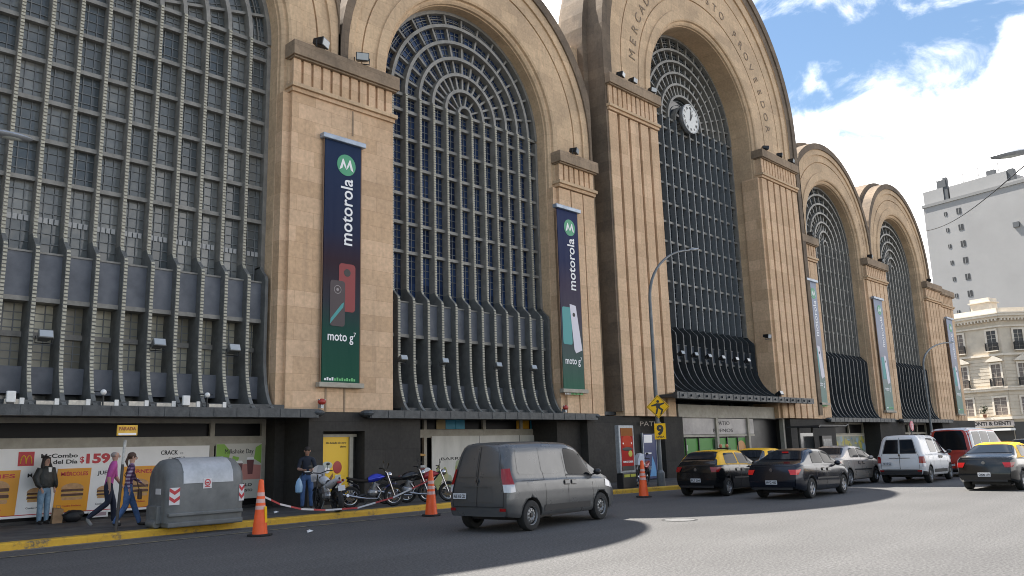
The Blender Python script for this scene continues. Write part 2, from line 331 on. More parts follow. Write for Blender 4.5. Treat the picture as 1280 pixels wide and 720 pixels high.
# ---------------------------------------------------------------- the mall
mall = thing('shopping_mall', (39.5, 22.5, 0), 'ochre stone arcade building with five tall arched iron-grilled windows', 'building')
YG = 23.5                                          # glass plane
def arch(cx, r, cz, y, z0=3.2, n=40, x0=-1e9, x1=1e9, nv=8):
    p = []
    for i in range(nv): p.append((max(cx - r, x0), y, z0 + (cz - z0) * i / nv))
    for i in range(n + 1):
        a = PI - PI * i / n; x = cx + r * math.cos(a); z = cz + r * math.sin(a)
        if x < x0 or x > x1:
            xc = min(max(x, x0), x1); h = r * r - (xc - cx) ** 2; zc = cz + math.sqrt(h) if h > 0 else cz
            z = min(z, zc); x = xc
        p.append((x, y, z))
    for i in range(nv): p.append((min(cx + r, x1), y, cz - (cz - z0) * (i + 1) / nv))
    return p
WIN = [  # cx, R, spring, rib spacing, ribs, ext centre x, ext centre z, ext r, front y, x0, x1
    dict(cx=8.05, R=4.78, zs=15.2, s=.73, n=12, ex=8.1, ez=15.6, er=7.3, yf=22.5, x0=1.5, x1=14.95, k=0),
    dict(cx=21.6, R=4.42, zs=15.2, s=.685, n=12, ex=22.1, ez=15.6, er=7.1, yf=22.5, x0=14.95, x1=28.9, k=1),
    dict(cx=39.5, R=5.38, zs=19.85, s=.693, n=14, ex=40.1, ez=21.2, er=10.4, yf=22.25, x0=28.95, x1=51.3, k=2),
    dict(cx=56.3, R=4.3, zs=15.25, s=.67, n=12, ex=56.0, ez=15.5, er=6.9, yf=22.5, x0=51.35, x1=62.75, k=3),
    dict(cx=69.2, R=4.2, zs=15.25, s=.66, n=12, ex=69.1, ez=15.5, er=6.75, yf=22.5, x0=62.75, x1=76.0, k=4)]
for W in WIN:
    cx, R, zs, yf = W['cx'], W['R'], W['zs'], W['yf']; ER = W['er']
    big = W['k'] == 2
    YG = 24.0 if big else 23.5
    P = [(0, YG + .35, 0), (0, yf + .30, 0), (.03, yf + .28, 0), (.04, yf + .17, 0), (.12, yf + .10, 0), (.20, yf + .10, 0), (.22, yf + .0, 0), (.30, yf - .04, 0), (.72, yf - .04, 0), (.74, yf + .04, 0)]
    D = ER - R
    def gr(d): return [(d, yf + .04, 0), (d, yf + .11, 0), (d + .07, yf + .11, 0), (d + .07, yf + .04, 0)]
    if big:
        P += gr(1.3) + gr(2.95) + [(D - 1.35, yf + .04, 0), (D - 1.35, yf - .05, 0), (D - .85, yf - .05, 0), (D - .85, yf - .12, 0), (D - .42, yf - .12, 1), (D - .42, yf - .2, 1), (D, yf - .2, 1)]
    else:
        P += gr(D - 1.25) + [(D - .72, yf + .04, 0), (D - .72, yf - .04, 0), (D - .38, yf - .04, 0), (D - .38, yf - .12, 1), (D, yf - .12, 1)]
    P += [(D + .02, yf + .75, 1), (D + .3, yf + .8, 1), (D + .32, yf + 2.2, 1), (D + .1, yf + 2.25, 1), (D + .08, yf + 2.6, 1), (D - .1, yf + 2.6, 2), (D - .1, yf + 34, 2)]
    rings = []; ms = []
    for d, y, mi in P:
        f = max(0, min(1, d / D)); c = cx + (W['ex'] - cx) * f; cz = zs + (W['ez'] - zs) * f
        rings.append(arch(c, R + d, cz, y, x0=W['x0'], x1=W['x1'])); ms.append(mi)
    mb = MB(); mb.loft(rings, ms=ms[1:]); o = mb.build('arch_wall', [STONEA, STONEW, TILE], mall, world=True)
    # ---------------- window
    n, s = W['n'], W['s']; half = (n - 1) * s / 2; rows = []
    z = {2: 9.17}.get(W['k'], 8.98 if W['k'] else 9.05); kink = 7.5 if not big else 7.75
    while z < zs - .4: rows.append(z); z += 1.115
    glass_m = gridmat('window glass %s' % 'abcde'[W['k']], *[((.075, .09, .098), (.25, .255, .24)), ((.006, .014, .045), (.035, .065, .15)), ((.008, .011, .014), (.035, .045, .05)), ((.006, .011, .022), (.03, .045, .07)), ((.008, .012, .022), (.03, .05, .06))][W['k']], s, 1.115, cx - half, rows[0], rough=.12)  # second window's blue is reflected sky, put into its pane colours
    g = [(p[0], YG, p[2]) for p in arch(cx, R + .03, zs, YG)]
    mb = MB(); mb.add(g, [list(range(len(g)))]); win = mb.build('arched_window', glass_m, mall, world=True)
    fr = MB(); ft = .12
    def clipx(zz, r=R):
        return r if zz <= zs else math.sqrt(max(0, r * r - (zz - zs) ** 2))
    for zr in rows: fr.box(cx - R, cx + R, YG - .2, YG - .01, zr - ft / 2, zr + ft / 2)
    ztop = zs
    fr.box(cx - R, cx + R, YG - .2, YG - .01, zs - ft / 2, zs + ft / 2)
    # border
    def ringbar(r, wd, y0, y1, a0=0, a1=PI, nseg=36, mb=fr, m=0):
        for i in range(nseg):
            t0 = a0 + (a1 - a0) * i / nseg; t1 = a0 + (a1 - a0) * (i + 1) / nseg
            q = []
            for y in (y0, y1):
                for rr in (r - wd / 2, r + wd / 2):
                    for t in (t0, t1): q.append((cx + rr * math.cos(t), y, zs + rr * math.sin(t)))
            mb.add(q, [(0, 1, 3, 2), (0, 4, 5, 1), (2, 3, 7, 6)], m)
    def radial(t, r0, r1, wd, y0, y1, mb=fr, m=0):
        d = Vector((math.cos(t), 0, math.sin(t))); e = Vector((-math.sin(t), 0, math.cos(t))) * wd / 2; c = Vector((cx, 0, zs)); q = []
        for y in (y0, y1):
            for rr in (r0, r1):
                for k in (-1, 1): q.append(tuple(c + d * rr + e * k + Vector((0, y, 0))))
        mb.add(q, [(0, 1, 3, 2), (0, 4, 5, 1), (2, 3, 7, 6), (0, 2, 6, 4), (1, 5, 7, 3)], m)
    radii = [s * (.5 + i) for i in range(n // 2)]
    ringbar(R - .06, .16, YG - .26, YG - .01, m=0)
    for sg in (-1, 1): fr.box(cx + sg * (R - .06) - .07, cx + sg * (R - .06) + .07, YG - .25, YG - .012, 3.4, zs - .1)
    nr = 14 if not big else 18
    r_in = radii[0] if not big else 1.35
    for i in range(1, nr):
        t = PI * i / nr
        if big: radial(t, radii[2], R - .1, .09, YG - .18, YG - .01)
        else:
            if i % 2 == 0: radial(t, radii[0], radii[1], .07, YG - .18, YG - .01)
            radial(t, radii[1], R - .1, .09, YG - .18, YG - .01)
    if big: fr.box(cx - .5, cx + .5, YG - .3, YG - .01, zs - .4, zs + .4)
    for i, rr in enumerate(radii): ringbar(rr, .13 if i > 0 else .11, YG - .32, YG - .01)
    ringbar((radii[-1] + R) / 2 + .0, .03, YG - .08, YG - .01)
    if W['k'] != 2:
        pass
    # lower zone: solid panels, recessed small windows
    fr.build('grille_frame', IRON, win, world=False)
    mu = MB()
    ext_x = [cx - R] + [cx - half + i * s for i in range(n)] + [cx + R]
    lowrows = (4.1, 4.9, 5.8)
    for a, b_ in zip(ext_x, ext_x[1:]):
        for k in (1, 2):
            x = a + (b_ - a) * k / 3; mu.box(x - .011, x + .011, YG - .035, YG - .005, rows[0] - 1.9, zs)
            mu.box(x - .014, x + .014, YG - .035, YG - .005, 4.05, 5.9)
    zz = [rows[0] - 1.115 * k for k in (2, 1)] + rows + [zs + .0]
    for a, b_ in zip(zz, zz[1:]):
        for k in (1, 2, 3): q = a + (b_ - a) * k / 4; mu.box(cx - R + .1, cx + R - .1, YG - .034, YG - .004, q - .010, q + .010)
    for q in (4.3, 4.5, 4.7, 5.1, 5.3, 5.5): mu.box(cx - R + .1, cx + R - .1, YG - .034, YG - .004, q - .012, q + .012)
    rr_ = [0] + radii + [R]
    for a, b_ in zip(rr_[1:], rr_[2:]):
        for k in (1, 2): ringbar(a + (b_ - a) * k / 3, .022, YG - .04, YG - .004, mb=mu)
    for i in range(nr * 3):
        if i % 3: radial(PI * i / (nr * 3), radii[2], R, .02, YG - .04, YG - .004, mb=mu)
    mu.build('glazing_bars', MUNT, win)
    pn = MB()
    pz0, pz1 = (5.85, 7.0) if not big else (6.05, 6.8)
    pf_ = .46; pn.box(cx - R, cx + R, YG - pf_, YG - .02, pz0, pz1, 0)
    pn.box(cx - R, cx + R, YG - pf_ - .05, YG - .02, pz0 - .12, pz0, 1); pn.box(cx - R, cx + R, YG - pf_ - .03, YG - .02, pz1, pz1 + .05, 1)
    if not big:
        pn.box(cx - R, cx + R, YG - .12, YG - .02, 4.86, 5.0, 1)
        pn.box(cx - R, cx + R, YG - .42, YG - .02, 3.4, 4.08, 0)
    if W['k'] == 0:
        lw = MB(); lw.box(cx - R + .1, cx + R - .1, YG - .018, YG - .003, 4.08, 5.85); lw.build('lower_panes', gridmat('obscured lower panes', (.17, .16, .125), (.60, .57, .44), s, .93, cx - half, 4.05, rough=.3, spec=.3), win)
        ws = MB()
        for q in range(-1, 12):
            for e in range(4): ws.box(cx - half + q * s + .12 + e * .135, cx - half + q * s + .22 + e * .135, YG - .05, YG - .036, 7.93, 8.08) if q > -1 or e > 1 else None
        ws.build('pane_labels', mat('label grey white', (.42, .42, .41), .6), win)
    pn.build('spandrel_panel', [IROND, IRON], win)
    if big:  # curved metal skirt below the panel
        sk = MB(); pr = []
        for i in range(12):
            t = i / 11; pr.append((YG - .25 - 2.0 * (1 - math.cos(t * PI / 2)) ** 1.25, pz0 - .05 - (pz0 - 4.15) * math.sin(t * PI / 2) ** .9))
        sk.loft([[(cx - R - .9 * (i / 11) ** 2, y, z) for i, (y, z) in enumerate(pr)], [(cx + R + .9 * (i / 11) ** 2, y, z) for i, (y, z) in enumerate(pr)]])
        sk.build('curved_skirt', IRONK, win)
    # ribs
    ylo, zlo = (21.98, 3.02) if not big else (21.15, 4.05)
    for i in range(n + (1 if not big else 2)):
        last = i >= n
        xr = cx - half + i * s if not last else (cx + R - .16 if i == n else cx - R + .16)
        rb = MB(); top = zs if not last else kink
        j = abs(xr - cx)
        f = [(YG - .34, top), (YG - .34, kink + .05), (YG - .42, kink - .08), (YG - .68, kink - .32), (YG - .72, kink - .45)]
        if not big:
            f += [(YG - .72, 5.2)] + [(YG - .72 - (YG - .72 - ylo) * (1 - math.cos(t * PI / 2)) ** 1.15, 5.0 - (5.0 - zlo) * math.sin(t * PI / 2)) for t in [k / 10 for k in range(0, 11)]]
        else:
            f += [(YG - .72, 6.3)] + [(YG - .72 - (YG - .72 - ylo) * (1 - math.cos(t * PI / 2)) ** 1.05, 6.2 - (6.2 - zlo) * math.sin(t * PI / 2)) for t in [k / 10 for k in range(0, 11)]]
        wd = .055 if not last else .05
        if big: wd = .042
        for (ya, za), (yb, zb) in zip(f, f[1:]):
            q = [(xr - wd, ya, za), (xr + wd, ya, za), (xr + wd, yb, zb), (xr - wd, yb, zb), (xr - wd, YG - .02, za), (xr + wd, YG - .02, za), (xr + wd, YG - .02, zb), (xr - wd, YG - .02, zb)]
            rb.add(q, [(0, 3, 2, 1), (0, 4, 7, 3), (1, 2, 6, 5)], 2 if za < kink + .06 else 0)
            if W['k'] < 2 and not (last):
                Ls = math.hypot(yb - ya, zb - za); nb = max(1, round(Ls / .098)); d = Vector((0, (yb - ya) / Ls, (zb - za) / Ls)); nn = Vector((0, -abs(d.z), d.y * (1 if d.z < 0 else -1)))
                if nn.y > 0: nn = -nn
                for k in range(nb):
                    c = Vector((xr, ya, za)) + d * (Ls * (k + .5) / nb)
                    if zb < 3.3: continue
                    hw = .046; a_ = d * .030; o_ = nn * .03; q = []
                    for e in (-.0, 1):
                        for sx in (-1, 1):
                            for sy in (-1, 1): q.append(tuple(c + Vector((sx * hw, 0, 0)) + a_ * sy + o_ * e))
                    rb.add(q, [(4, 5, 7, 6), (0, 1, 5, 4), (2, 6, 7, 3), (0, 4, 6, 2), (1, 3, 7, 5)], 1)
        rb.build('rib', [IRON if not big else mat('pale grey iron', (.15, .165, .175), .5, var=.2), BEAD, (IRONF if W['k'] < 2 else IRONK)], win)
    # canopy
    cp = MB()
    if not big:
        ca = {0: (1.8, 13.95), 1: (15.95, 27.6), 3: (51.0, 61.9), 4: (63.6, 75.0)}[W['k']]
        cp.box(ca[0], ca[1], 21.9, 24.3, 2.86, 3.0); cp.box(ca[0] - .04, ca[1] + .04, 21.8, 21.98, 2.80, 3.06)
        x = ca[0]
        while x < ca[1] - .4: cp.box(x, x + .035, 21.785, 21.8, 2.81, 3.05); x += .68
        cp.ell((ca[1] + .05, 21.95, 2.95), .28, .2, .12, 10, 6); cp.ell((ca[0] - .05, 21.95, 2.95), .28, .2, .12, 10, 6)
    else:
        cp.box(32.6, 46.8, 21.1, 23.4, 3.86, 4.0); cp.box(32.5, 46.9, 20.95, 21.15, 3.78, 4.08)
        x = 32.7
        while x < 46.6: cp.box(x, x + .04, 20.93, 20.95, 3.8, 4.06); cp.tube([(x + .3, 20.95, 3.93), (x + .3, 20.88, 3.93)], .06, 6); x += .7
    cp.build('canopy', IRONK, mall, world=True)
# left end and wall above piers, back of building
for q in ((-30, 1.5, 22.9, 50, .1, 14, 0), (1.4, 3.3, 22.32, 23.0, 3.0, 13.2, 0), (76.0, 82, 24.9, 50, .1, 14.2, 0)):
    mb = MB(); mb.box(*q); mb.build('side_wall', STONEA, mall, world=True)
# piers: (x0,x1,front,flutes,top,capital)
def pier(x0, x1, yf, nfl, ztop, cap_h=1.5, z0=3.0, gap=.16, edge=.0, step=True, back=23.2):
    mb = MB()
    if nfl:
        ww = (x1 - x0 - gap * (nfl - 1)) / nfl
        for i in range(nfl):
            a = x0 + i * (ww + gap); mb.box(a, a + ww, yf, yf + .22, z0, ztop - cap_h - .3)
            if i < nfl - 1: mb.box(a + ww + gap / 2 - .02, a + ww + gap / 2 + .02, yf + .10, yf + .22, z0, ztop - cap_h - .3)
        mb.box(x0, x1, yf + .22, back, z0, ztop - cap_h - .15)
    else:
        mb.box(x0, x1, yf, back, z0, ztop - cap_h - .15)
    if step: mb.box(x0 - .255, x0, yf + .14, back, z0, ztop - cap_h - .3)
    mb.build('pier', STONEF if nfl else STONE, mall, world=True)
    c = MB()
    zt = ztop
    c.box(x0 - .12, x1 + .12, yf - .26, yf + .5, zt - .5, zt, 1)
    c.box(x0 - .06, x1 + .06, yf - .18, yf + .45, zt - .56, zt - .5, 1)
    nd = max(5, round((x1 - x0) / .37)); ww = (x1 - x0 + .04) / nd
    c.box(x0 + .012, x1 - .012, yf + .02, back, zt - cap_h - .14, zt - .02, 0)
    for i in range(nd):
        a = x0 - .02 + i * ww; c.box(a, a + ww * .74, yf - .07, yf + .018, zt - cap_h + .02, zt - .56, 0)
    c.box(x0 - .1, x1 + .1, yf - .17, yf + .4, zt - cap_h - .12, zt - cap_h + .02, 2); c.box(x0 - .05, x1 + .05, yf - .08, yf + .4, zt - cap_h - .26, zt - cap_h - .12, 0)
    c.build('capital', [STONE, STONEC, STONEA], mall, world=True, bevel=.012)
pier(13.1, 17.18, 22.28, 0, 15.05, 1.45)
for a, z0_, z1_ in ((14.5, 3.0, 3.9), (15.2, 3.0, 3.9), (15.42, 12.4, 13.3)):
    mb = MB(); mb.box(a, a + .06, 22.262, 22.28, z0_, z1_); mb.build('drain_strip', STONEC, mall, world=True)
pier(26.3, 28.75, 22.3, 3, 14.55, 1.35, gap=.07)
pier(29.85, 33.95, 22.0, 5, 19.3, 1.55, gap=.2, step=False)
pier(45.0, 49.7, 22.0, 6, 19.25, 1.5, gap=.2)
pier(50.2, 52.35, 22.3, 2, 14.85, 1.35, gap=.06)
pier(60.9, 64.85, 22.3, 5, 14.85, 1.35, gap=.14)
pier(73.75, 77.6, 22.3, 5, 14.7, 1.35, gap=.14)
pier(78.6, 82.0, 22.6, 4, 14.7, 1.35, gap=.14, step=False, back=25.2)
for q in ((28.75, 29.85, 22.95, 24.0, 3, 14.5, 0), (77.6, 78.6, 23.1, 25, 3, 14.4, 1), (49.7, 50.2, 22.9, 24, 3, 14.8, 0)):
    mb = MB(); mb.box(*q); mb.build('recess_wall', [STONEA, STONEA], mall, world=True)
mb = MB(); mb.box(28.92, 30.2, 23.4, 24.2, 14.4, 21.0); mb.build('flank_wall', STONEA, mall, world=True)
# black granite base
def base(x0, x1, y0, y1=24.6, z1=3.0, z0=.15, nm='granite_base'):
    b_ = MB(); b_.box(x0, x1, y0, y1, z0, z1); return b_.build(nm, BSTONE, mall, world=True)
base(13.9, 14.42, 22.2); base(15.98, 18.3, 22.2); base(14.42, 15.98, 22.2, z0=2.4); base(14.42, 15.98, 22.75)
base(13.56, 13.9, 23.6); base(27.4, 31.2, 22.2); base(25.9, 27.4, 22.6); base(33.0, 34.6, 22.1); base(31.2, 33.0, 22.6); base(46.0, 52.2, 22.1, z1=2.95); base(60.0, 64.8, 22.2); base(73.2, 82.2, 22.1)
base(-30, 2.6, 22.4)
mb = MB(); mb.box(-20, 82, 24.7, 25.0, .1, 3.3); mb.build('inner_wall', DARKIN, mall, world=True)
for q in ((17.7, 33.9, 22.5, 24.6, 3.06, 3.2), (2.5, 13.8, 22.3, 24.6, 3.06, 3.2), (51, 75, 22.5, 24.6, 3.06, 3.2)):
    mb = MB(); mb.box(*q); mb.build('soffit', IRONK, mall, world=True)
# shop fronts
SHOPG = mat('shop glass dark', (.008, .008, .009), .3, spec=.12)
def shopfront(x0, x1, y, bars, z=(.15, .26, 2.05, 2.33, 2.72, 2.87), nm='shop_front'):
    s = MB(); s.box(x0, x1, y + .08, y + .12, z[0], z[5], 0)
    s.box(x0, x1, y - .05, y + .06, z[2], z[3], 1); s.box(x0, x1, y - .04, y + .06, z[4], z[5], 1); s.box(x0, x1, y - .03, y + .06, z[0], z[1] - .03, 2)
    for a in bars: s.box(a - .07, a + .07, y - .055, y + .065, z[1] - .03 + .002, z[5] - .003, 1)
    return s.build(nm, [SHOPG, BEIGE, BLACK], mall, world=True)
shopfront(2.7, 13.56, 24.2, (2.78, 11.77, 13.48))
shopfront(18.3, 27.35, 24.0, (18.4, 19.98, 23.05, 25.2, 27.28), z=(.15, .3, 2.2, 2.5, 2.92, 3.0))
shopfront(52.2, 60.0, 23.4, (52.3, 54.8, 57.4, 59.9), z=(.15, .3, 1.95, 2.1, 2.7, 2.85))
shopfront(64.8, 73.2, 23.4, (64.9, 67, 69, 71, 73.1), z=(.15, .3, 1.95, 2.1, 2.7, 2.85))
# colour panes in the second shop transom
mb = MB()
for a, b_, m in ((20.6, 21.05, 0), (21.07, 21.55, 1), (21.57, 22.05, 1), (25.0, 25.25, 2), (25.3, 25.75, 2), (25.85, 26.1, 1), (26.1, 27.1, 3)): mb.box(a, b_, 24.03, 24.06, 2.52 if m != 3 else 2.52, 2.9 if m != 3 else 2.68, m)
mb.build('coloured_pane', [mat('tan pane', (.33, .24, .10), .5), mat('cyan pane', (.03, .30, .45), .4), mat('amber pane', (.55, .28, .02), .4), mat('pink pane', (.35, .05, .06), .4)], mall, world=True)
# central entrance
ent = MB(); y = 22.5
ent.box(34.6, 46.0, y + .5, y + .55, .15, 3.5, 0)
ent.box(34.75, 45.9, y - .1, y + .1, 2.98, 3.62, 1)
ent.box(34.75, 42.3, y - .02, y + .06, 2.15, 2.95, 3); ent.box(34.75, 42.3, y - .04, y + .08, 2.02, 2.13, 1)
for a in (34.8, 38.3, 41.6, 45.75): ent.box(a - .1, a + .1, y - .12, y + .12, .15, 2.98, 1)
for a in (35.4, 36.6, 39.4, 40.5): ent.box(a - .03, a + .03, y - .01, y + .05, .2, 2.0, 2)
ent.build('entrance_front', [DARKIN, BEIGE, BLACK, mat('grey fascia board', (.36, .33, .31), .4, var=.35, vs=.8)], mall, world=True)
mb = MB(); mb.text('PATIO', 38.4, 22.47, 2.62, .28, 0, width=1.3); mb.text('BUENOS', 38.0, 22.47, 2.25, .26, 0, width=2.0)
mb.build('fascia_lettering', mat('dark bronze letters', (.06, .055, .05), .5), mall, world=True)
mb = MB(); mb.box(35.2, 41.4, 22.56, 22.6, .3, 1.95, 0)
for k in range(26):
    a = 35.3 + random.random() * 5.9; b_ = .35 + random.random() * 1.2; mb.box(a, a + .15 + random.random() * .5, 22.552 - k * .0004, 22.56, b_, b_ + .15 + random.random() * .5, random.choice((1, 2, 1, 3)))
mb.ell((40.9, 22.54, 1.35), .5, .03, .45, 20, 8, 4)
mb.build('window_graphic', [mat('green graphic', (.07, .27, .04), .5), mat('light green graphic', (.2, .42, .14), .5), mat('pale graphic', (.45, .52, .4), .5), mat('deep green graphic', (.02, .07, .02), .5), mat('orange graphic', (.55, .24, .06), .5)], mall, world=True)
# inscription round the great arch
txt = 'MERCADO DE ABASTO PROVEEDOR'; rr = 7.35; c = (39.75, 20.3)
for i, ch in enumerate(txt):
    a = R_(172 - i * (165 / (len(txt) - 1)))
    V, F = text_mesh(ch, .0)
    if not V: continue
    w_ = max(v[0] for v in V); S = .74; ca, sa = math.cos(a - PI / 2), math.sin(a - PI / 2); vs = []
    for v in V:
        u_, v_ = (v[0] - w_ / 2) * S, (v[1] - .35) * S
        vs.append((c[0] + rr * math.cos(a) + u_ * ca - v_ * sa, 22.275 - .012 * v[2], c[1] + rr * math.sin(a) + u_ * sa + v_ * ca))
    ins = MB(); ins.add(vs, F); ins.build('inscription_letter', mat('incised letter stone', (.25, .185, .125), .9, var=.3, vs=4), mall, world=True)
# weather vane-like aerial on the last roof
t_ = thing('roof_antenna', (70.3, 30, 24), 'small aerial with a dish on the roof of the far right arch', 'antenna')
mb = MB(); mb.tube([(0, 0, -3), (0, 0, 1.9)], .05, 6); mb.tube([(-.5, 0, 1.2), (.5, 0, 1.2)], .03, 5); mb.ell((-.3, 0, 1.5), .35, .2, .3, 10, 6); mb.build('mast', GREYM, t_)
# ---------------------------------------------------------------- banners
def gradmat(name, stops, z0, z1):
    m = bpy.data.materials.new(name); m.use_nodes = True; t = m.node_tree; b = t.nodes['Principled BSDF']
    tcn = t.nodes.new('ShaderNodeTexCoord'); sp = t.nodes.new('ShaderNodeSeparateXYZ'); t.links.new(tcn.outputs['Object'], sp.inputs[0])
    r = t.nodes.new('ShaderNodeMapRange'); r.inputs['From Min'].default_value = z0; r.inputs['From Max'].default_value = z1; t.links.new(sp.outputs[2], r.inputs[0])
    c = t.nodes.new('ShaderNodeValToRGB'); e = c.color_ramp.elements
    e[0].position = stops[0][0]; e[0].color = (*stops[0][1], 1); e[1].position = stops[-1][0]; e[1].color = (*stops[-1][1], 1)
    for p, q in stops[1:-1]: x = e.new(p); x.color = (*q, 1)
    t.links.new(r.outputs[0], c.inputs[0]); t.links.new(c.outputs[0], b.inputs['Base Color']); b.inputs['Roughness'].default_value = .6; b.inputs['Specular IOR Level'].default_value = .12
    n = t.nodes.new('ShaderNodeTexNoise'); n.inputs['Scale'].default_value = .8; mp_ = t.nodes.new('ShaderNodeMapping'); mp_.inputs['Scale'].default_value = (2, 2, .5); t.links.new(tcn.outputs['Object'], mp_.inputs[0]); t.links.new(mp_.outputs[0], n.inputs[0])
    bp = t.nodes.new('ShaderNodeBump'); bp.inputs['Strength'].default_value = .5; bp.inputs['Distance'].default_value = .1; t.links.new(n.outputs[0], bp.inputs['Height']); t.links.new(bp.outputs[0], b.inputs['Normal'])
    return m
BANR = gradmat('banner print red phone', [(0, (.012, .075, .045)), (.22, (.012, .06, .045)), (.34, (.032, .034, .045)), (.5, (.034, .018, .026)), (.62, (.018, .024, .055)), (1, (.014, .03, .075))], -8.2, 0)
BANW = gradmat('banner print white phone', [(0, (.03, .13, .075)), (.2, (.06, .10, .09)), (.4, (.07, .06, .08)), (.6, (.05, .04, .07)), (.72, (.022, .028, .075)), (1, (.018, .03, .09))], -8.2, 0)
BANP = gradmat('sky sheen banner print', [(0, (.20, .30, .25)), (.2, (.24, .30, .27)), (.4, (.30, .29, .32)), (.6, (.38, .38, .43)), (.72, (.36, .38, .45)), (1, (.30, .34, .42))], -8.2, 0)  # far banners: grazing sky reflection painted in as a paler print
BW = mat('banner white print', (.78, .78, .78), .5); BG = mat('banner logo green', (.05, .30, .15), .5)
def banner(x, y, ztop, zbot, wd, kind, label, rz=0):
    t = thing('advertising_banner', (x, y, ztop), label, 'banner', rz, 'tall phone banners on the stone piers'); H = ztop - zbot
    mb = MB(); mb.add([(-wd / 2, 0, -H), (wd / 2, 0, -H), (wd / 2, 0, 0), (-wd / 2, 0, 0), (-wd / 2, .03, -H), (wd / 2, .03, -H), (wd / 2, .03, 0), (-wd / 2, .03, 0)], [(0, 1, 2, 3), (7, 6, 5, 4), (0, 3, 7, 4), (1, 5, 6, 2)])
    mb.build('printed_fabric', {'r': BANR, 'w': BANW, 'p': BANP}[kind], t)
    mb = MB(); mb.box(-wd / 2 - .14, wd / 2 + .14, -.12, .12, .0, .17); mb.build('top_bar', mat('pale blue grey bar', (.30, .35, .42), .4, metal=.3, var=.15), t, bevel=.02)
    mb = MB(); mb.box(-wd / 2 - .14, wd / 2 + .14, -.10, .12, -H - .16, -H); mb.build('bottom_bar', mat('stone grey bar', (.34, .31, .25), .6, var=.15), t, bevel=.02)
    mb = MB(); mb.box(-wd / 2 - .05, -wd / 2 - .02, .02, .06, -H, 0); mb.box(wd / 2 + .02, wd / 2 + .05, .02, .06, -H, 0); mb.build('side_cable', mat('rusty side rail', (.2, .12, .07), .7), t)
    mb = MB(); cx_, cz_ = .12, -.75; mb.lathe([(0, -.012), (.37, -.012), (.37, 0)], (cx_, 0, cz_), 'y', 28); mb.build('logo_disc', BG, t)
    mb = MB()  # batwing style M drawn as two rounded peaks
    for sx in (-1, 1): mb.prism([(cx_ + sx * .02, cz_ - .04), (cx_ + sx * .12, cz_ + .20), (cx_ + sx * .155, cz_ + .20), (cx_ + sx * .28, cz_ - .2), (cx_ + sx * .17, cz_ - .13), (cx_ + sx * .12, cz_ + .04), (cx_ + sx * .08, cz_ - .06), (cx_, cz_ - .17)][::sx], -.022, -.012, 'y')
    mb.text('motorola', .37, -.012, -3.52, .66, 0, rot=PI / 2, width=2.3, bold=.012)
    mb.text('moto g', -.52, -.012, -6.72, .42, 0, width=.98, bold=.012); mb.text('7', .47, -.012, -6.55, .2, 0)
    mb.build('lettering', BW, t)
    mb = MB()
    for k in range(13): mb.box(-.62 + k * .092, -.62 + k * .092 + .06, -.012, -.002, -8.0, -7.93 + .03 * (k % 2), 0 if k < 4 else 1)
    mb.build('small_print', [BW, mat('green print', (.12, .45, .16), .5)], t)
    def rbox(x0, x1, z0, z1, r, y, m, mb):
        p = []
        for (cx2, cz2, a) in ((x1 - r, z1 - r, 0), (x0 + r, z1 - r, 90), (x0 + r, z0 + r, 180), (x1 - r, z0 + r, 270)):
            for k in range(5): p.append((cx2 + r * math.cos(R_(a + k * 22.5)), cz2 + r * math.sin(R_(a + k * 22.5))))
        mb.prism(p, y - .004, y, 'y', m)
    mb = MB()
    if kind == 'r':
        rbox(-.12, .52, -5.75, -4.15, .12, -.004, 0, mb); rbox(-.45, .12, -6.25, -4.75, .1, -.009, 1, mb)
        mb.lathe([(0, -.012), (.13, -.012), (.13, 0)], (.2, 0, -4.45), 'y', 18, 2); mb.lathe([(.12, -.02), (.14, -.02)], (-.17, 0, -5.05), 'y', 18, 3); mb.lathe([(0, -.018), (.05, -.018)], (-.17, 0, -5.05), 'y', 12, 3)
        mb.prism([(-.45, -6.2), (-.42, -6.02), (.0, -5.5), (.08, -5.45), (.05, -5.62)], -.016, -.012, 'y', 4)
    else:
        rbox(-.6, .0, -5.9, -4.3, .1, -.004, 4, mb); mb.prism([(-.1, -4.15), (.3, -4.2), (.62, -6.1), (.2, -6.25), (.1, -6.1)], -.012, -.006, 'y', 5); mb.lathe([(0, -.014), (.09, -.014)], (.15, 0, -4.6), 'y', 14, 2)
    mb.build('phone_picture', [mat('print red', (.22, .012, .015), .5), mat('print dark', (.035, .02, .025), .5), mat('print black', (.01, .01, .01), .5), mat('print grey', (.25, .22, .22), .5), mat('print teal', (.03, .26, .26), .5), mat('print white', (.62, .60, .66), .5)], t)
    return t
banner(15.0, 22.15, 11.98, 3.92, 1.42, 'r', 'navy banner with a red phone on the stone pier between the two nearest windows')
banner(26.6, 22.15, 11.85, 4.08, 1.36, 'w', 'navy banner with a white and a teal phone, left of the clock arch')
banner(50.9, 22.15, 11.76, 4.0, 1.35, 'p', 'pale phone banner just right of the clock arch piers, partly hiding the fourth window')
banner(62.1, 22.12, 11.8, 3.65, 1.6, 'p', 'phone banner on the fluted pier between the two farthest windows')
banner(79.0, 22.2, 11.9, 3.6, 1.6, 'p', 'phone banner on the last pier at the far corner of the stone building')
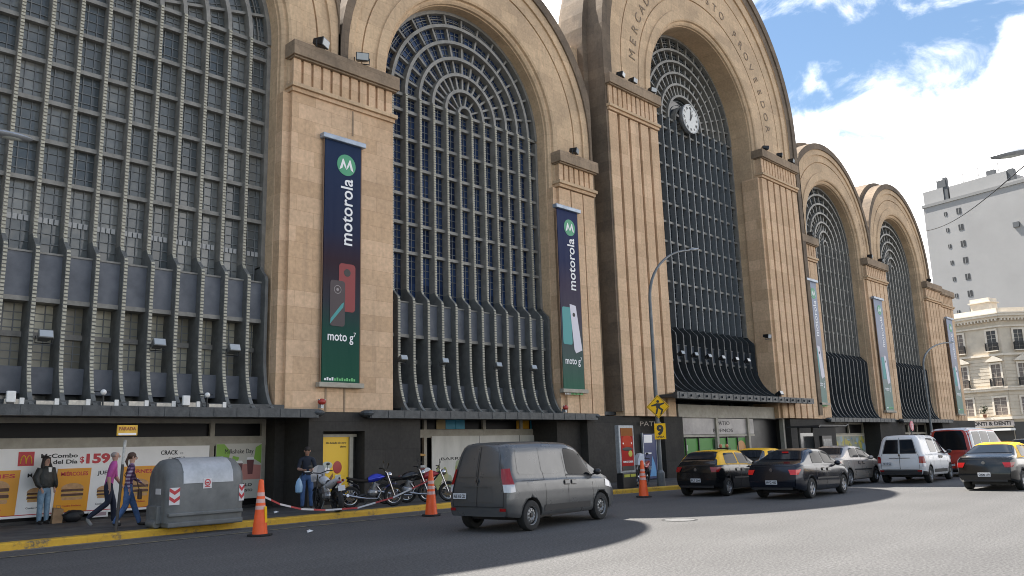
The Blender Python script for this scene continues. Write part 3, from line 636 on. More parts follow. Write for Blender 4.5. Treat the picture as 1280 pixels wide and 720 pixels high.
# ---------------------------------------------------------------- clock
ck = thing('arch_clock', (39.45, 23.3, 20.1), 'round white clock with black hands in the tallest arched window', 'clock'); ck.scale = (.84, .84, .84)
mb = MB(); mb.lathe([(0, 0), (.98, 0), (1.0, .2)], (0, 0, 0), 'y', 40); mb.build('face', mat('clock face white', (.66, .66, .63), .5), ck)
mb = MB(); mb.lathe([(.98, -.03), (1.04, -.03), (1.05, .15), (.98, .3), (.98, -.04)], (0, 0, 0), 'y', 40); mb.build('rim', GREYM, ck)
mb = MB()
for i in range(12):
    a = PI / 2 - i * PI / 6; V, F = text_mesh(('XII', 'I', 'II', 'III', 'IIII', 'V', 'VI', 'VII', 'VIII', 'IX', 'X', 'XI')[i], .02); w_ = max(v[0] for v in V); ca, sa = math.cos(a - PI / 2), math.sin(a - PI / 2)
    mb.add([(.78 * math.cos(a) + (v[0] - w_ / 2) * .22 * ca - (v[1] - .35) * .26 * sa, -.012 - v[2] * .004, .78 * math.sin(a) + (v[0] - w_ / 2) * .22 * sa + (v[1] - .35) * .26 * ca) for v in V], F)
mb.build('numerals', BLACK, ck)
for nm, L, wd, a in (('hour_hand', .48, .05, 58), ('minute_hand', .75, .035, 80)):
    mb = MB(); c, s_ = math.cos(R_(a)), math.sin(R_(a)); mb.prism([(-.15 * c - wd * s_, -.15 * s_ + wd * c), (-.15 * c + wd * s_, -.15 * s_ - wd * c), (L * .7 * c + wd * 1.4 * s_, L * .7 * s_ - wd * 1.4 * c), (L * c, L * s_), (L * .7 * c - wd * 1.4 * s_, L * .7 * s_ + wd * 1.4 * c)], -.035, -.02, 'y'); mb.build(nm, BLACK, ck)
# ---------------------------------------------------------------- floodlights
def floodlight(x, y, z, rz, label, s=1.0, tilt=-25, group=None):
    t = thing('floodlight', (x, y, z), label, 'floodlight', rz, group)
    mb = MB(); ct, st = math.cos(R_(tilt)), math.sin(R_(tilt))
    def T(p): return (p[0] * s, (p[1] * ct - p[2] * st) * s, (p[1] * st + p[2] * ct) * s + .22 * s)
    def bx(m, *a):
        k = MB(); k.box(*a); m.add([T(v) for v in k.v], k.f)
    vs = [(-.22, -.2, -.14), (.22, -.2, -.14), (.22, -.2, .14), (-.22, -.2, .14), (-.14, .2, -.09), (.14, .2, -.09), (.14, .2, .09), (-.14, .2, .09)]
    mb.add([T(v) for v in vs], [(0, 1, 2, 3), (7, 6, 5, 4), (0, 4, 5, 1), (1, 5, 6, 2), (2, 6, 7, 3), (3, 7, 4, 0)]); mb.build('housing', BLACK if x > 26 or z > 10 else IRONF, t, bevel=.015)
    mb = MB(); bx(mb, -.19, .19, -.215, -.2, -.11, .11); mb.build('lens', mat('lamp glass', (.35, .38, .40), .1), t)
    mb = MB(); mb.tube([(-.25 * s, 0, .22 * s), (-.25 * s, 0, 0), (.25 * s, 0, 0), (.25 * s, 0, .22 * s)], .02 * s, 6); mb.build('bracket', BLACK, t)
FG = 'black floodlights on the stone capitals'
for x, y, z, rz, lb in ((14.0, 22.1, 15.05, .5, 'left floodlight on the nearest capital, aimed up at the first arch'), (15.65, 22.05, 15.05, -.5, 'right floodlight on the nearest capital, beside the second arched window'),
    (27.2, 22.1, 14.55, .4, 'lone floodlight on the capital left of the clock arch'),
    (30.75, 21.85, 19.3, .3, 'leftmost floodlight on the left capital of the clock arch'), (31.75, 21.85, 19.3, .1, 'middle floodlight on the left capital of the clock arch'), (33.4, 21.85, 19.3, -.2, 'rightmost floodlight on the left capital of the clock arch, by the window'),
    (45.5, 21.85, 19.25, .9, 'leftmost floodlight on the right capital of the clock arch'), (47.4, 21.85, 19.25, .4, 'middle floodlight on the right capital of the clock arch'), (49.0, 21.85, 19.25, .2, 'rightmost floodlight on the right capital of the clock arch'),
    (51.4, 22.1, 14.85, .3, 'floodlight on the narrow capital just left of the fourth window'), (61.5, 22.1, 14.85, .2, 'left floodlight on the capital between the two farthest windows'), (63.6, 22.1, 14.85, .2, 'right floodlight on the capital between the two farthest windows'), (74.5, 22.1, 14.7, .2, 'floodlight on the last capital of the building')):
    floodlight(x, y, z, rz, lb, 1.05 if x < 20 else .9, 12, FG)
for i, (x, z) in enumerate(((6.47, 4.62), (9.3, 4.62), (11.5, 4.62))): floodlight(x, 22.55, z, .0, 'grey spotlight in the lower bays of the nearest window, %s' % ('leftmost of three', 'middle of three', 'rightmost of three')[i], .8, -20, 'spotlights between the ribs of the nearest window')
for i, (x, z) in enumerate(((17.75, 4.72), (19.65, 4.72), (22.4, 4.72), (24.4, 4.72))): floodlight(x, 22.5, z, .0, 'grey spotlight in the lower bays of the second window, %s from the left' % ('first', 'second', 'third', 'fourth')[i], .7, -20, 'spotlights between the ribs of the second window')
for i, x in enumerate((35.47, 36.74, 38.06, 39.45, 40.9, 42.2)): floodlight(x, 22.5, 6.0, .0, 'small spotlight under the panel of the clock window, %s from the left' % ('first', 'second', 'third', 'fourth', 'fifth', 'sixth')[i], .75, -20, 'spotlights between the ribs of the clock window')
floodlight(43.85, 22.0, 7.45, 0, 'small spotlight fixed to the stone jamb right of the clock window', .9, 10); floodlight(43.9, 21.6, 4.12, 0, 'small lamp standing on the right end of the central canopy', .9, -20)
# white boxes, plates and round lamps on the first canopy
for i, (x, lb) in enumerate(((5.72, 'white junction box on the first canopy, at the left edge of the photo'), (9.95, 'white junction box on the first canopy, above the grey waste container'))):
    t = thing('junction_box', (x, 22.05, 3.06), lb, 'box'); mb = MB(); mb.box(-.1, .1, -.05, .05, .05, .32); mb.build('case', WHITE, t, bevel=.02); mb = MB(); mb.box(-.07, .07, -.03, .03, 0, .05); mb.build('foot', BLACK, t)
for i, (x, lb) in enumerate(((7.85, 'small round white lamp on the first canopy, left of the other'), (10.62, 'small round white lamp on the first canopy, right of the white box'))):
    t = thing('globe_lamp', (x, 22.2, 3.06), lb, 'lamp'); mb = MB(); mb.ell((0, 0, .36), .075, .075, .075, 12, 8); mb.build('globe', WHITE, t, smooth=True); mb = MB(); mb.tube([(0, 0, 0), (0, 0, .3)], .02, 6); mb.tube([(-.2, .1, .38), (.2, .1, .38)], .015, 5); mb.build('stem', BLACK, t)
W0 = WIN[0]
for i in range(12):
    xa = W0['cx'] - 5.5 * .73 + i * .73
    if i > 9: continue
    t = thing('ledge_plate', (xa + .36, 22.3, 3.02), 'white plate lying between two ribs on the first canopy, number %s from the left' % ('one', 'two', 'three', 'four', 'five', 'six', 'seven', 'eight', 'nine', 'ten')[i], 'plate', 0, 'white plates on the first canopy')
    t['label'] = ('white plate on the first canopy, %s between ribs counting from the left' % ('first', 'second', 'third', 'fourth', 'fifth', 'sixth', 'seventh', 'eighth', 'ninth', 'tenth')[i])
    mb = MB(); w_ = .25 - .04 * (i % 3 == 2); mb.box(-w_, w_, -.03, .02, .02, .19 - .03 * (i % 2)); mb.build('plate', mat('cream plate', (.55, .50, .42), .6, var=.3, vs=8), t); mb = MB(); mb.box(w_ - .1, w_, -.06, -.03, .02, .22); mb.build('tab', WHITE, t)
# red alarm lamps on the piers by the canopy ends
for x, lb in ((14.25, 'small red lamp at the foot of the plain pier, by the first canopy end'), (25.85, 'small red lamp at the right end of the second canopy')):
    t = thing('red_lamp', (x, 22.05, 3.1), lb, 'lamp'); mb = MB(); mb.ell((0, 0, .2), .14, .1, .1, 12, 8); mb.build('cap', mat('red plastic', (.35, .03, .02), .4), t, smooth=True); mb = MB(); mb.box(-.05, .05, -.03, .15, .0, .14); mb.box(-.12, .12, -.03, .03, .24, .28); mb.build('stem', GREYM, t)
# ---------------------------------------------------------------- posters
ORG = mat('poster orange', (.72, .31, .012), .45); PW = mat('poster white', (.80, .78, .76), .4, var=.05, vs=1.5); PR = mat('poster red', (.5, .02, .03), .45); PK = mat('poster black', (.02, .02, .02), .5)
BUN = mat('bun print', (.48, .27, .12), .5, var=.2, vs=8); MEAT = mat('meat print', (.09, .035, .02), .5, var=.3, vs=14); CHE = mat('cheese print', (.55, .33, .05), .5)
YP_ = 24.12
ps = thing('burger_poster', (8.7, YP_, .4), 'long white burger poster with orange panels and a red price on the shop front', 'poster')
mb = MB(); mb.box(-5.9, 2.98, 0, .04, -.08, 1.66, 0); mb.box(-5.9, 2.98, -.004, 0, -.02, .0, 1); mb.build('sheet', [PW, PR], ps)
def burger(mb, cx_, cz_, w_, y, layers=2):
    h = w_ * .13; z = cz_
    def slab(z0, hh, ww, m, yy):
        p = [(cx_ - ww / 2, z0 + hh * .2), (cx_ - ww / 2 + hh * .3, z0), (cx_ + ww / 2 - hh * .3, z0), (cx_ + ww / 2, z0 + hh * .2), (cx_ + ww / 2, z0 + hh * .8), (cx_ + ww / 2 - hh * .3, z0 + hh), (cx_ - ww / 2 + hh * .3, z0 + hh), (cx_ - ww / 2, z0 + hh * .8)]
        mb.prism(p, yy - .004, yy, 'y', m)
    slab(z, h, w_ * .9, 0, y); z += h
    for k in range(layers): slab(z, h * .35, w_, 2, y - .0045); slab(z + h * .3, h * .9, w_ * .97, 1, y - .001 * k); z += h * 1.25; slab(z, h * .4, w_ * .92, 0, y - .0052)if k < layers - 1 else None; z += h * .35 if k < layers - 1 else 0
    p = [(cx_ + w_ / 2 * math.cos(a), z + w_ * .26 * math.sin(a)) for a in [PI * i / 14 for i in range(15)]]; mb.prism(p, y - .006, y, 'y', 0)
def panel(x0, x1, title, orange=True):
    if orange:
        mb = MB(); mb.prism([(x0 - .03, .0), (x1 - .03, .0), (x1 + .03, 1.12), (x0 + .03, 1.12)], -.012, 0, 'y', 0); mb.build('orange_panel', ORG, ps)
    mb = MB(); y = -.014 if orange else -.002
    if title: mb.text(title, (x0 + x1) / 2 + .03, y, .93, .14, 3, 'CENTER', bold=.02, width=(x1 - x0) * .8)
    burger(mb, (x0 + x1) / 2, .3, (x1 - x0) * .68, y, 2)
    mb.text('Combo Mediano', (x0 + x1) / 2, y, .13, .07, 3, 'CENTER')
    mb.build('burger_picture', [BUN, MEAT, CHE, PR if orange else PK], ps)
panel(-3.25, -2.1, 'LUNES'); panel(-2.0, -1.3, 'MARTES', False); panel(-1.22, -.38, 'MIÉRCOLES'); panel(-.28, .36, 'JUEVES', False); panel(.44, 1.36, 'VIERNES'); panel(-4.5, -3.4, '', False)
mb = MB(); mb.box(-2.15, -1.78, -.01, 0, 1.22, 1.58, 0)
for sx in (-1, 1):
    pts = [(-1.965 + sx * .065 + .065 * math.cos(a) * 1.0, -.014, 1.28 + .2 * math.sin(a)) for a in [PI * i / 12 for i in range(13)]]; mb.tube(pts, .014, 6, 1)
mb.build('arches_logo', [PR, mat('logo yellow', (.7, .4, .02), .5)], ps)
mb = MB(); mb.text('McCombo', -.72, -.004, 1.41, .15, 0, 'RIGHT', bold=.025, width=.9); mb.text('del Día', -.72, -.004, 1.25, .15, 0, 'RIGHT', bold=.025, width=.6)
mb.text('$', -.66, -.004, 1.27, .22, 1, bold=.02); mb.text('159', -.5, -.004, 1.25, .34, 1, bold=.045, width=.62)
mb.text('CRACK', 1.52, -.004, 1.42, .17, 0, bold=.02, width=.5); mb.text('es', 2.08, -.004, 1.42, .12, 2); mb.text('COMER', 1.75, -.004, 1.28, .1, 0, width=.5)
mb.build('lettering', [PK, PR, mat('poster grey', (.3, .3, .3), .5)], ps)
mk = thing('drinks_poster', (12.65, YP_, .38), 'pale green and pink drinks poster at the right end of the first shop front', 'poster')
mb = MB(); mb.box(-.76, .76, 0, .04, .05, 1.72, 0); mb.build('sheet', mat('poster pale', (.52, .50, .44), .4), mk)
mb = MB()
for p in ([(-.75, .95), (-.35, 1.15), (-.3, 1.5), (-.5, 1.71), (-.75, 1.71)], [(.75, 1.1), (.5, 1.25), (.55, 1.6), (.75, 1.7)], [(-.3, 1.1), (-.05, 1.15), (-.0, 1.3), (-.2, 1.35)]): mb.prism(p, -.004, 0, 'y', 0)
mb.prism([(-.5, .62), (.74, .62), (.74, 1.05), (.2, 1.1), (-.4, .95)], -.005, 0, 'y', 1)
for x, h in ((.0, .9), (.38, 1.0)): mb.prism([(x - .08, h - .22), (x + .08, h - .22), (x + .12, h + .22), (x - .12, h + .22)], -.009, 0, 'y', 2); mb.prism([(x - .13, h + .22), (x + .13, h + .22), (x + .1, h + .3), (x - .1, h + .3)], -.010, 0, 'y', 4)
mb.text('Milkshake Day', 0, -.006, 1.42, .2, 3, 'CENTER', width=.95); mb.text('ARMALO', .1, -.006, .42, .13, 3, 'CENTER', bold=.02, width=.7); mb.text('A TU GUSTO', .1, -.006, .26, .11, 3, 'CENTER', bold=.02, width=.75)
mb.build('print', [mat('lime print', (.22, .42, .05), .5), mat('rose print', (.50, .2, .17), .5), mat('berry print', (.12, .025, .03), .4), PK, PW], mk)
yl = thing('yellow_poster', (15.05, 22.6, .3), 'bright yellow poster in the doorway of the black pier base, behind the white motorbike', 'poster')
mb = MB(); mb.box(-.6, .6, .02, .06, 0, 1.95, 0); mb.box(-.64, .9, 0, .02, 1.93, 2.02, 1); mb.box(.6, .74, -.04, .08, 0, 1.93, 1); mb.build('sheet', [mat('poster yellow', (.82, .50, .015), .45), BEIGE], yl)
mb = MB(); mb.box(-.55, -.38, .01, .02, 1.62, 1.82, 0); mb.text('H', -.51, .008, 1.65, .16, 3, bold=.02); mb.text('Un helado de otro', .5, .012, 1.72, .09, 1, 'RIGHT', width=.75); mb.text('planeta', .5, .012, 1.6, .08, 1, 'RIGHT')
mb.ell((-.2, .02, 1.05), .2, .012, .12, 16, 8, 2); mb.ell((.18, .02, .98), .17, .012, .2, 16, 8, 0); mb.ell((-.2, .015, .9), .1, .012, .1, 12, 6, 3); mb.prism([(-.4, .3), (.0, .8), (.02, .7), (-.3, .25)], .01, .02, 'y', 4); mb.prism([(.05, .25), (.35, .25), (.3, .75), (.1, .75)], .008, .02, 'y', 2)
mb.build('print', [mat('poster brick red', (.38, .04, .03), .5), PK, mat('pale ice print', (.45, .48, .42), .5), PW, mat('brown print', (.2, .08, .03), .5)], yl)
# hoarding on the second shop front + reflections niche left of it
hd = thing('shop_hoarding', (23.9, 23.9, .3), 'pale whitish printed hoarding across the second shop front behind the grey van', 'hoarding')
mb = MB(); mb.box(-3.65, 3.35, 0, .04, 0, 1.95, 0)
for k in (-1.2, 1.1): mb.box(k - .01, k + .01, -.004, 0, 0, 1.95, 1)
mb.build('board', [mat('hoarding print', (.60, .58, .53), .45, var=.14, vs=2.2, vscale=(1, 1, .3)), BLACK], hd)
mb = MB()
for k in range(22):
    x = -3.6 + random.random() * 2.6; z = .1 + random.random() * .8; mb.ell((x, -.002, z), .05 + random.random() * .14, .004, .15 + random.random() * .2, 10, 6, k % 3)
mb.text('BARRIO', -3.2, -.006, 1.05, .15, 3, width=1.3)
mb.build('print', [mat('olive print', (.30, .32, .12), .5), mat('faded green print', (.33, .38, .24), .5), mat('straw print', (.42, .38, .2), .5), PK], hd)
# car reflection in shop two's dark bay, added as coloured shapes with a glowing strip
it = thing('bay_reflection', (19.2, 23.86, .3), 'red and yellow car reflection added as shapes in the dark bay behind the black motorbike', 'reflection')
mb = MB(); mb.box(-.72, .72, 0, .06, .1, .8, 0); mb.box(-.3, .35, 0, .05, 1.55, 1.63, 1); mb.prism([(-.6, 1.2), (.2, 1.35), (.7, 1.3), (.72, 1.24), (.1, 1.22), (-.5, 1.1)], 0, .05, 'y', 2); mb.build('reflection_shapes', [mat('reflection red', (.16, .02, .02), .4), mat('reflection glow', (.9, .55, .3), .5, emit=.5), mat('reflection yellow', (.5, .27, .06), .5)], it)
mb = MB(); mb.box(-.7, .7, -.01, 0, .82, .9); mb.build('reflection_band', GREYM, it)
# painted panel shop at the fourth window
gf = thing('painted_shutter', (56.3, 23.3, .3), 'shop shutter painted with blue and yellow swirls beneath the fourth window', 'mural')
mb = MB(); mb.box(-3.9, 3.4, 0, .05, 0, 1.6, 0); mb.box(-3.95, 3.45, -.01, .04, 1.6, 1.68, 1); mb.build('shutter', [mat('mural base', (.24, .27, .22), .5, var=.4, vs=1.2), mat('pale rail', (.5, .45, .35), .6)], gf)
mb = MB()
for k in range(90):
    x = -3.8 + random.random() * 7.1; z = .1 + random.random() * 1.4; m = 0 if z > .95 and random.random() < .6 else random.choice((1, 2, 2, 3)); mb.ell((x, -.002, z), .08 + random.random() * .2, .006, .04 + random.random() * .22, 8, 5, m)
mb.build('swirls', [mat('mural yellow', (.42, .36, .06), .5), mat('mural blue', (.06, .16, .32), .5), mat('mural pale blue', (.25, .35, .42), .5), mat('mural green', (.12, .2, .06), .5)], gf)
# red illuminated totem, blue poster
tt = thing('advertising_totem', (25.45, 18.85, .15), 'upright red car advert in a grey framed street totem near the kerb', 'advertising totem', .12)
mb = MB(); mb.box(-.56, .56, -.09, .09, .55, 2.3); mb.build('frame', GREYM, tt, bevel=.02)
mb = MB(); mb.box(-.45, .45, -.1, -.085, .64, 2.2, 0); mb.build('picture', [mat('totem print red', (.34, .012, .010), .6, spec=.15)], tt)
mb = MB(); mb.box(-.45, .45, -.106, -.1, 1.9, 2.2, 4); mb.box(-.45, .45, -.106, -.1, .64, .8, 0); mb.ell((0, -.102, 1.75), .36, .008, .2, 20, 8, 1); mb.ell((0, -.104, 1.62), .42, .008, .13, 20, 8, 1); mb.ell((.2, -.104, 1.25), .15, .006, .12, 12, 6, 3); mb.ell((0, -.104, 1.42), .4, .006, .07, 16, 6, 0)
for sx in (-1, 1): mb.ell((sx * .31, -.11, 1.63), .045, .006, .035, 10, 6, 2)
mb.text('TIEMPO DE CAMBIAR', 0, -.104, .92, .1, 2, 'CENTER', bold=.02, width=.75)
mb.build('print', [PK, mat('car print red', (.46, .05, .02), .6, spec=.15), PW, mat('yellow green print', (.42, .40, .04), .5), mat('dusk print', (.26, .09, .02), .6, spec=.15)], tt)
mb = MB(); mb.box(-.5, .5, -.14, .14, 0, .55); mb.build('plinth', BLACK, tt, bevel=.02)
mb = MB(); mb.box(-.42, -.02, -.152, -.142, .40, .5); mb.box(.05, .45, -.152, -.142, .40, .5); mb.build('yellow_sticker', mat('sticker yellow', (.45, .45, .05), .5), tt)
bp_ = thing('blue_poster', (31.65, 22.05, .2), 'dark blue poster with a white header on the black wall right of the red totem', 'poster')
mb = MB(); mb.box(-.5, .5, 0, .05, 0, 2.0, 0); mb.box(-.55, -.5, -.02, .07, 0, 2.05, 1); mb.box(.5, .55, -.02, .07, 0, 2.05, 1); mb.build('panel', [mat('poster blue', (.02, .035, .12), .3), GREYM], bp_)
mb = MB(); mb.box(-.42, .2, -.006, 0, 1.6, 1.95, 0); mb.prism([(-.1, .1), (.45, .1), (.35, .6), (.15, 1.0), (.05, .5)], -.005, 0, 'y', 1); mb.box(-.4, .1, -.006, 0, 1.1, 1.16, 0); mb.build('print', [PW, mat('sky blue print', (.10, .30, .55), .5)], bp_)
mb = MB(); mb.text('PATIO', 31.9, 22.08, 2.55, .3, 0, 'CENTER', width=1.7); o = mb.build('wall_lettering', mat('bronze letters light', (.20, .16, .12), .5), mall, world=True)
# ---------------------------------------------------------------- lamp posts, signs, cables
STEEL = mat('street pole grey', (.13, .14, .145), .5, metal=.3, var=.2)
def lamp_post(loc, label, h, arm, rz=0, poleR=.09, group='street lamps with curved arms', luminaire=True):
    t = thing('street_lamp', loc, label, 'street lamp', rz, group)
    mb = MB(); pts = [(0, 0, 0), (0, 0, h * .4), (.0, 0, h * .72)]
    rr = [poleR, poleR * .85, poleR * .7]
    for k in range(1, 13):
        a = k / 12 * PI / 2 * .86; pts.append((arm * (1 - math.cos(a)) * 1.0, 0, h * .72 + h * .26 * math.sin(a))); rr.append(poleR * (.7 - .25 * k / 12))
    mb.tube(pts, rr, 10); mb.build('pole', STEEL, t, smooth=True)
    mb = MB(); e = pts[-1]; mb.ell((e[0] + .35, 0, e[2] + .1), .42, .13, .07, 14, 8, rot=Matrix.Rotation(R_(-12), 3, 'Y')); mb.build('lamp_head', GREYM, t, smooth=True)
    mb = MB(); mb.lathe([(poleR * 1.8, 0), (poleR * 1.7, .5), (poleR, .6)], n=12); mb.build('base', STEEL, t)
    return t
l1 = lamp_post((26.95, 18.35, .15), 'curved arm street lamp with the yellow bus sign, in front of the clock arch', 10.0, 4.1)
l2 = lamp_post((64.6, 20.3, .15), 'distant curved arm street lamp in front of the farthest stone pier', 9.2, 9.5, poleR=.11)
def cobra(loc, rz, label, rail):
    t = thing('overhead_street_lamp', loc, label, 'street lamp', rz, 'overhead lamp heads reaching in from outside the frame')
    mb = MB(); mb.ell((0, 0, 0), .38, .14, .06, 18, 8); mb.build('housing', GREYM, t, smooth=True)
    mb = MB(); mb.ell((.03, 0, -.02), .22, .10, .05, 14, 8); mb.build('diffuser', mat('lamp diffuser', (.45, .48, .45), .2), t, smooth=True)
    mb = MB(); mb.tube(rail, [.035, .04, .05, .07, .09][:len(rail)], 8); mb.build('arm', STEEL, t, smooth=True)
    return t
d = camdir(12, 169); k = 16.0 / d.y; c = Vector((0, 0, 1.7)) + d * k
cobra(tuple(c), 0, 'lamp head at the left edge of the photo, in front of the nearest window', [(-.3, 0, .02), (-1.2, 0, -.1), (-2.4, 0, -.9), (-2.9, 0, -3), (-3, 0, -c.z)])
d = camdir(1266, 192); k = 18.0 / d.length; c = Vector((0, 0, 1.7)) + d * k
vv = (camdir(1252, 196) - camdir(1280, 188)); rzz = math.atan2(vv.y, vv.x)
t_ = cobra(tuple(c), rzz, 'lamp head at the right edge of the photo against the clouds', [(-.3, 0, 0), (-1.5, 0, 0), (-3.5, 0, -.3), (-4.0, 0, -2), (-4.1, 0, -c.z)])
# overhead cable
t_ = thing('overhead_cable', (0, 0, 0), 'thin overhead cable crossing the sky in front of the pale tower', 'cable')
mb = MB(); p0 = Vector((0, 0, 1.7)) + camdir(1150, 290) * 75; p1 = Vector((0, 0, 1.7)) + camdir(1300, 190) * 30
pts = [tuple(p0.lerp(p1, i / 20) - Vector((0, 0, 1.2 * math.sin(PI * i / 20) * .5))) for i in range(21)]; mb.tube(pts, .022, 5); mb.build('cable', BLACK, t_)
# diamond sign + bus stop 9 sign
YS = mat('sign yellow', (.85, .48, .012), .5, spec=.2)
t_ = thing('warning_sign', (26.86, 18.22, 3.14), 'yellow diamond warning sign with a walking figure, on the curved lamp post', 'sign', R_(-50))
mb = MB(); s_ = .45; mb.prism([(-s_, 0), (0, -s_), (s_, 0), (0, s_)], -.015, .015, 'y', 0); mb.build('plate', YS, t_, bevel=.004)
mb = MB()
s2 = s_ * .93; s3 = s_ * .88
for (a, b_) in (((-1, 0), (0, -1)), ((0, -1), (1, 0)), ((1, 0), (0, 1)), ((0, 1), (-1, 0))): mb.prism([(a[0] * s2, a[1] * s2), (b_[0] * s2, b_[1] * s2), (b_[0] * s3, b_[1] * s3), (a[0] * s3, a[1] * s3)], -.018, -.015, 'y')
mb.ell((0, -.017, .2), .055, .004, .055, 12, 8)
mb.prism([(-.07, -.06), (.07, -.06), (.08, .13), (-.08, .13)], -.02, -.015, 'y')
for p in ([(-.07, .12), (-.26, .06), (-.25, .01), (-.06, .04)], [(.07, .12), (.24, .16), (.25, .11), (.07, .03)], [(-.06, -.06), (-.12, -.28), (-.05, -.28), (.01, -.06)], [(.0, -.06), (.12, -.14), (.06, -.3), (.12, -.3), (.2, -.12), (.08, -.02)]): mb.prism(p, -.019, -.015, 'y')
mb.build('pictogram', BLACK, t_)
mb = MB(); mb.box(-.06, .06, .015, .1, -.1, .1); mb.build('clamp', STEEL, t_)
t_ = thing('bus_stop_sign', (26.87, 18.2, 2.2), 'yellow bus stop plate with a black number nine, under the diamond sign', 'sign', R_(-42))
mb = MB(); mb.box(-.22, .22, -.015, .015, -.3, .3); mb.build('plate', YS, t_, bevel=.004)
mb = MB(); mb.text('9', 0, -.017, -.12, .5, 0, 'CENTER', bold=.05); mb.text('LINEA', 0, -.017, -.24, .1, 0, 'CENTER', bold=.02, width=.3); mb.build('lettering', BLACK, t_)
mb = MB(); mb.box(-.06, .06, .015, .1, -.1, .1); mb.build('clamp', STEEL, t_)
t_ = thing('bus_stop_post', (7.45, 19.75, .15), 'leaning thin bus stop post with a small yellow sign, beside the walking couple', 'sign post')
mb = MB(); pts = [(-.12, -.3, 0), (.0, -.1, .9), (.1, .05, 2.0)]; mb.tube(pts[:2], .033, 8, 0); mb.tube([pts[1], (.05, -.02, 1.45)], .033, 8, 0); mb.tube([(.05, -.02, 1.45), pts[2]], .035, 8, 1); mb.build('post', [mat('rusty dark pole', (.05, .045, .04), .7, var=.3), mat('white peeling pole', (.4, .39, .36), .7, var=.4, vs=12)], t_, smooth=True)
mb = MB(); mb.box(-.12, .34, -.02, .02, 2.1, 2.34); mb.build('sign_plate', mat('sign yellow worn', (.62, .36, .03), .5, var=.15), t_, bevel=.01)
mb = MB(); mb.text('PARADA', .11, -.023, 2.22, .11, 0, 'CENTER', bold=.02, width=.38); mb.box(-.09, .31, -.024, -.02, 2.11, 2.16, 1); mb.build('lettering', [mat('sign brown ink', (.25, .06, .02), .5), PW], t_)
t_ = thing('no_parking_sign', (46.5, 15.6, .15), 'small round red sign on a thin pole behind the white van', 'sign')
mb = MB(); mb.tube([(0, 0, 0), (0, 0, 2.3)], .03, 8); mb.build('pole', STEEL, t_); mb = MB(); mb.lathe([(0, -.02), (.26, -.02), (.26, .02), (0, .02)], (0, -.04, 2.15), 'y', 24); mb.build('disc', mat('sign white red', (.55, .1, .14), .4), t_); mb = MB(); mb.text('E', 0, -.065, 2.02, .34, 0, 'CENTER', bold=.03); mb.build('letter', WHITE, t_)
# bus shelter / kiosk
t_ = thing('bus_shelter', (38.9, 17.3, .15), 'small dark bus shelter with a flat canopy left of the painted shutter', 'bus shelter', .1)
mb = MB(); mb.box(-1.9, 2.0, -.7, .9, 2.15, 2.22); mb.tube([(-2.2, -.75, 2.12), (-1.9, -.72, 2.2), (2.0, -.7, 2.2), (2.3, -.72, 2.28)], .04, 6); mb.build('roof', BLACK, t_)
for x in (-1.0, .9):
    mb = MB(); mb.tube([(x, .6, 0), (x, .6, 2.15)], .06, 8); mb.build('post', BLACK, t_)
mb = MB(); mb.box(-.95, .85, .56, .6, .3, 1.9); mb.build('glass_back', mat('shelter glass', (.05, .055, .06), .1), t_)
mb = MB(); mb.box(.75, 2.2, .1, .25, .3, 1.75, 0); mb.box(.85, 2.1, .09, .1, .7, 1.6, 1); mb.build('display_case', [BLACK, mat('case glass', (.09, .10, .11), .15, var=.3)], t_)
mb = MB(); mb.box(-.8, .7, .1, .5, .42, .48); mb.tube([(-.6, .3, 0), (-.6, .3, .42)], .03, 6); mb.tube([(.5, .3, 0), (.5, .3, .42)], .03, 6); mb.build('bench', STEEL, t_)
# ---------------------------------------------------------------- waste container
t_ = thing('waste_container', (9.12, 19.42, .15), 'big grey side-loading waste container with chevron stickers on the kerb', 'waste container', R_(-2)); t_.scale = (.91, 1, 1)
GPL = mat('container grey plastic', (.135, .14, .137), .55, var=.22, vs=2.5, bump=.08, bs=50); GPL2 = mat('container lid metal', (.42, .43, .44), .45, metal=.2, var=.2, vs=3)
def prof(s=1.0, h=1.55, d=.62):
    p = [(-d * .95, .12)]
    p += [(-d, .5), (-d, .95)]
    for k in range(9):
        a = PI - k * PI / 8; p.append((d * math.cos(a) * 1.0, .95 + (h - .95) * math.sin(a) ** .8 if 0 < k < 8 else .95))
    p += [(d, .5), (d * .95, .12)]; return p
pf = prof(); mb = MB()
mb.loft([[(x, y * sc_, .12 + (z - .12) * sz) for y, z in pf] for x, sc_, sz in ((-1.02, .72, .80), (-1.0, .86, .92), (-.9, .96, .985), (-.75, 1, 1), (.75, 1, 1), (.9, .96, .985), (1.0, .86, .92), (1.02, .72, .80))])
for x, sg in ((-1.02, -1), (1.02, 1)): mb.add([(x, y * .72, .12 + (z - .12) * .80) for y, z in pf], [list(range(len(pf)))[::sg]])
mb.build('body', GPL, t_, smooth=True, angle=60)
mb = MB(); pl = [(y * 1.015, .12 + (z - .12) * 1.012) for y, z in pf if z > .96 and y < .64]; pl = [(-.632, .98)] + [q for q in pl if q[1] > .99]
mb.loft([[(x, y, z) for y, z in pl] for x in (-.62, .68)]); mb.loft([[(x, y * .99, z * .985) for y, z in pl] for x in (-.63, -.62)]); mb.build('lid', GPL2, t_, smooth=True)
mb = MB(); mb.box(-.98, .98, -.64, .62, .02, .14); mb.build('base_skirt', GPL, t_, bevel=.03); mb = MB(); mb.box(-.97, .97, -.655, .6, .26, .34); mb.build('rib_band', GPL, t_, bevel=.02)
mb = MB(); mb.box(-1.12, -.98, -.3, .35, .1, .5); mb.tube([(-1.08, -.25, .1), (-1.08, .25, .1)], .1, 10); mb.build('foot_pedal', GPL, t_, bevel=.02)
WCH = mat('sticker white', (.62, .6, .6), .5); RCH = mat('sticker red', (.45, .03, .04), .5)
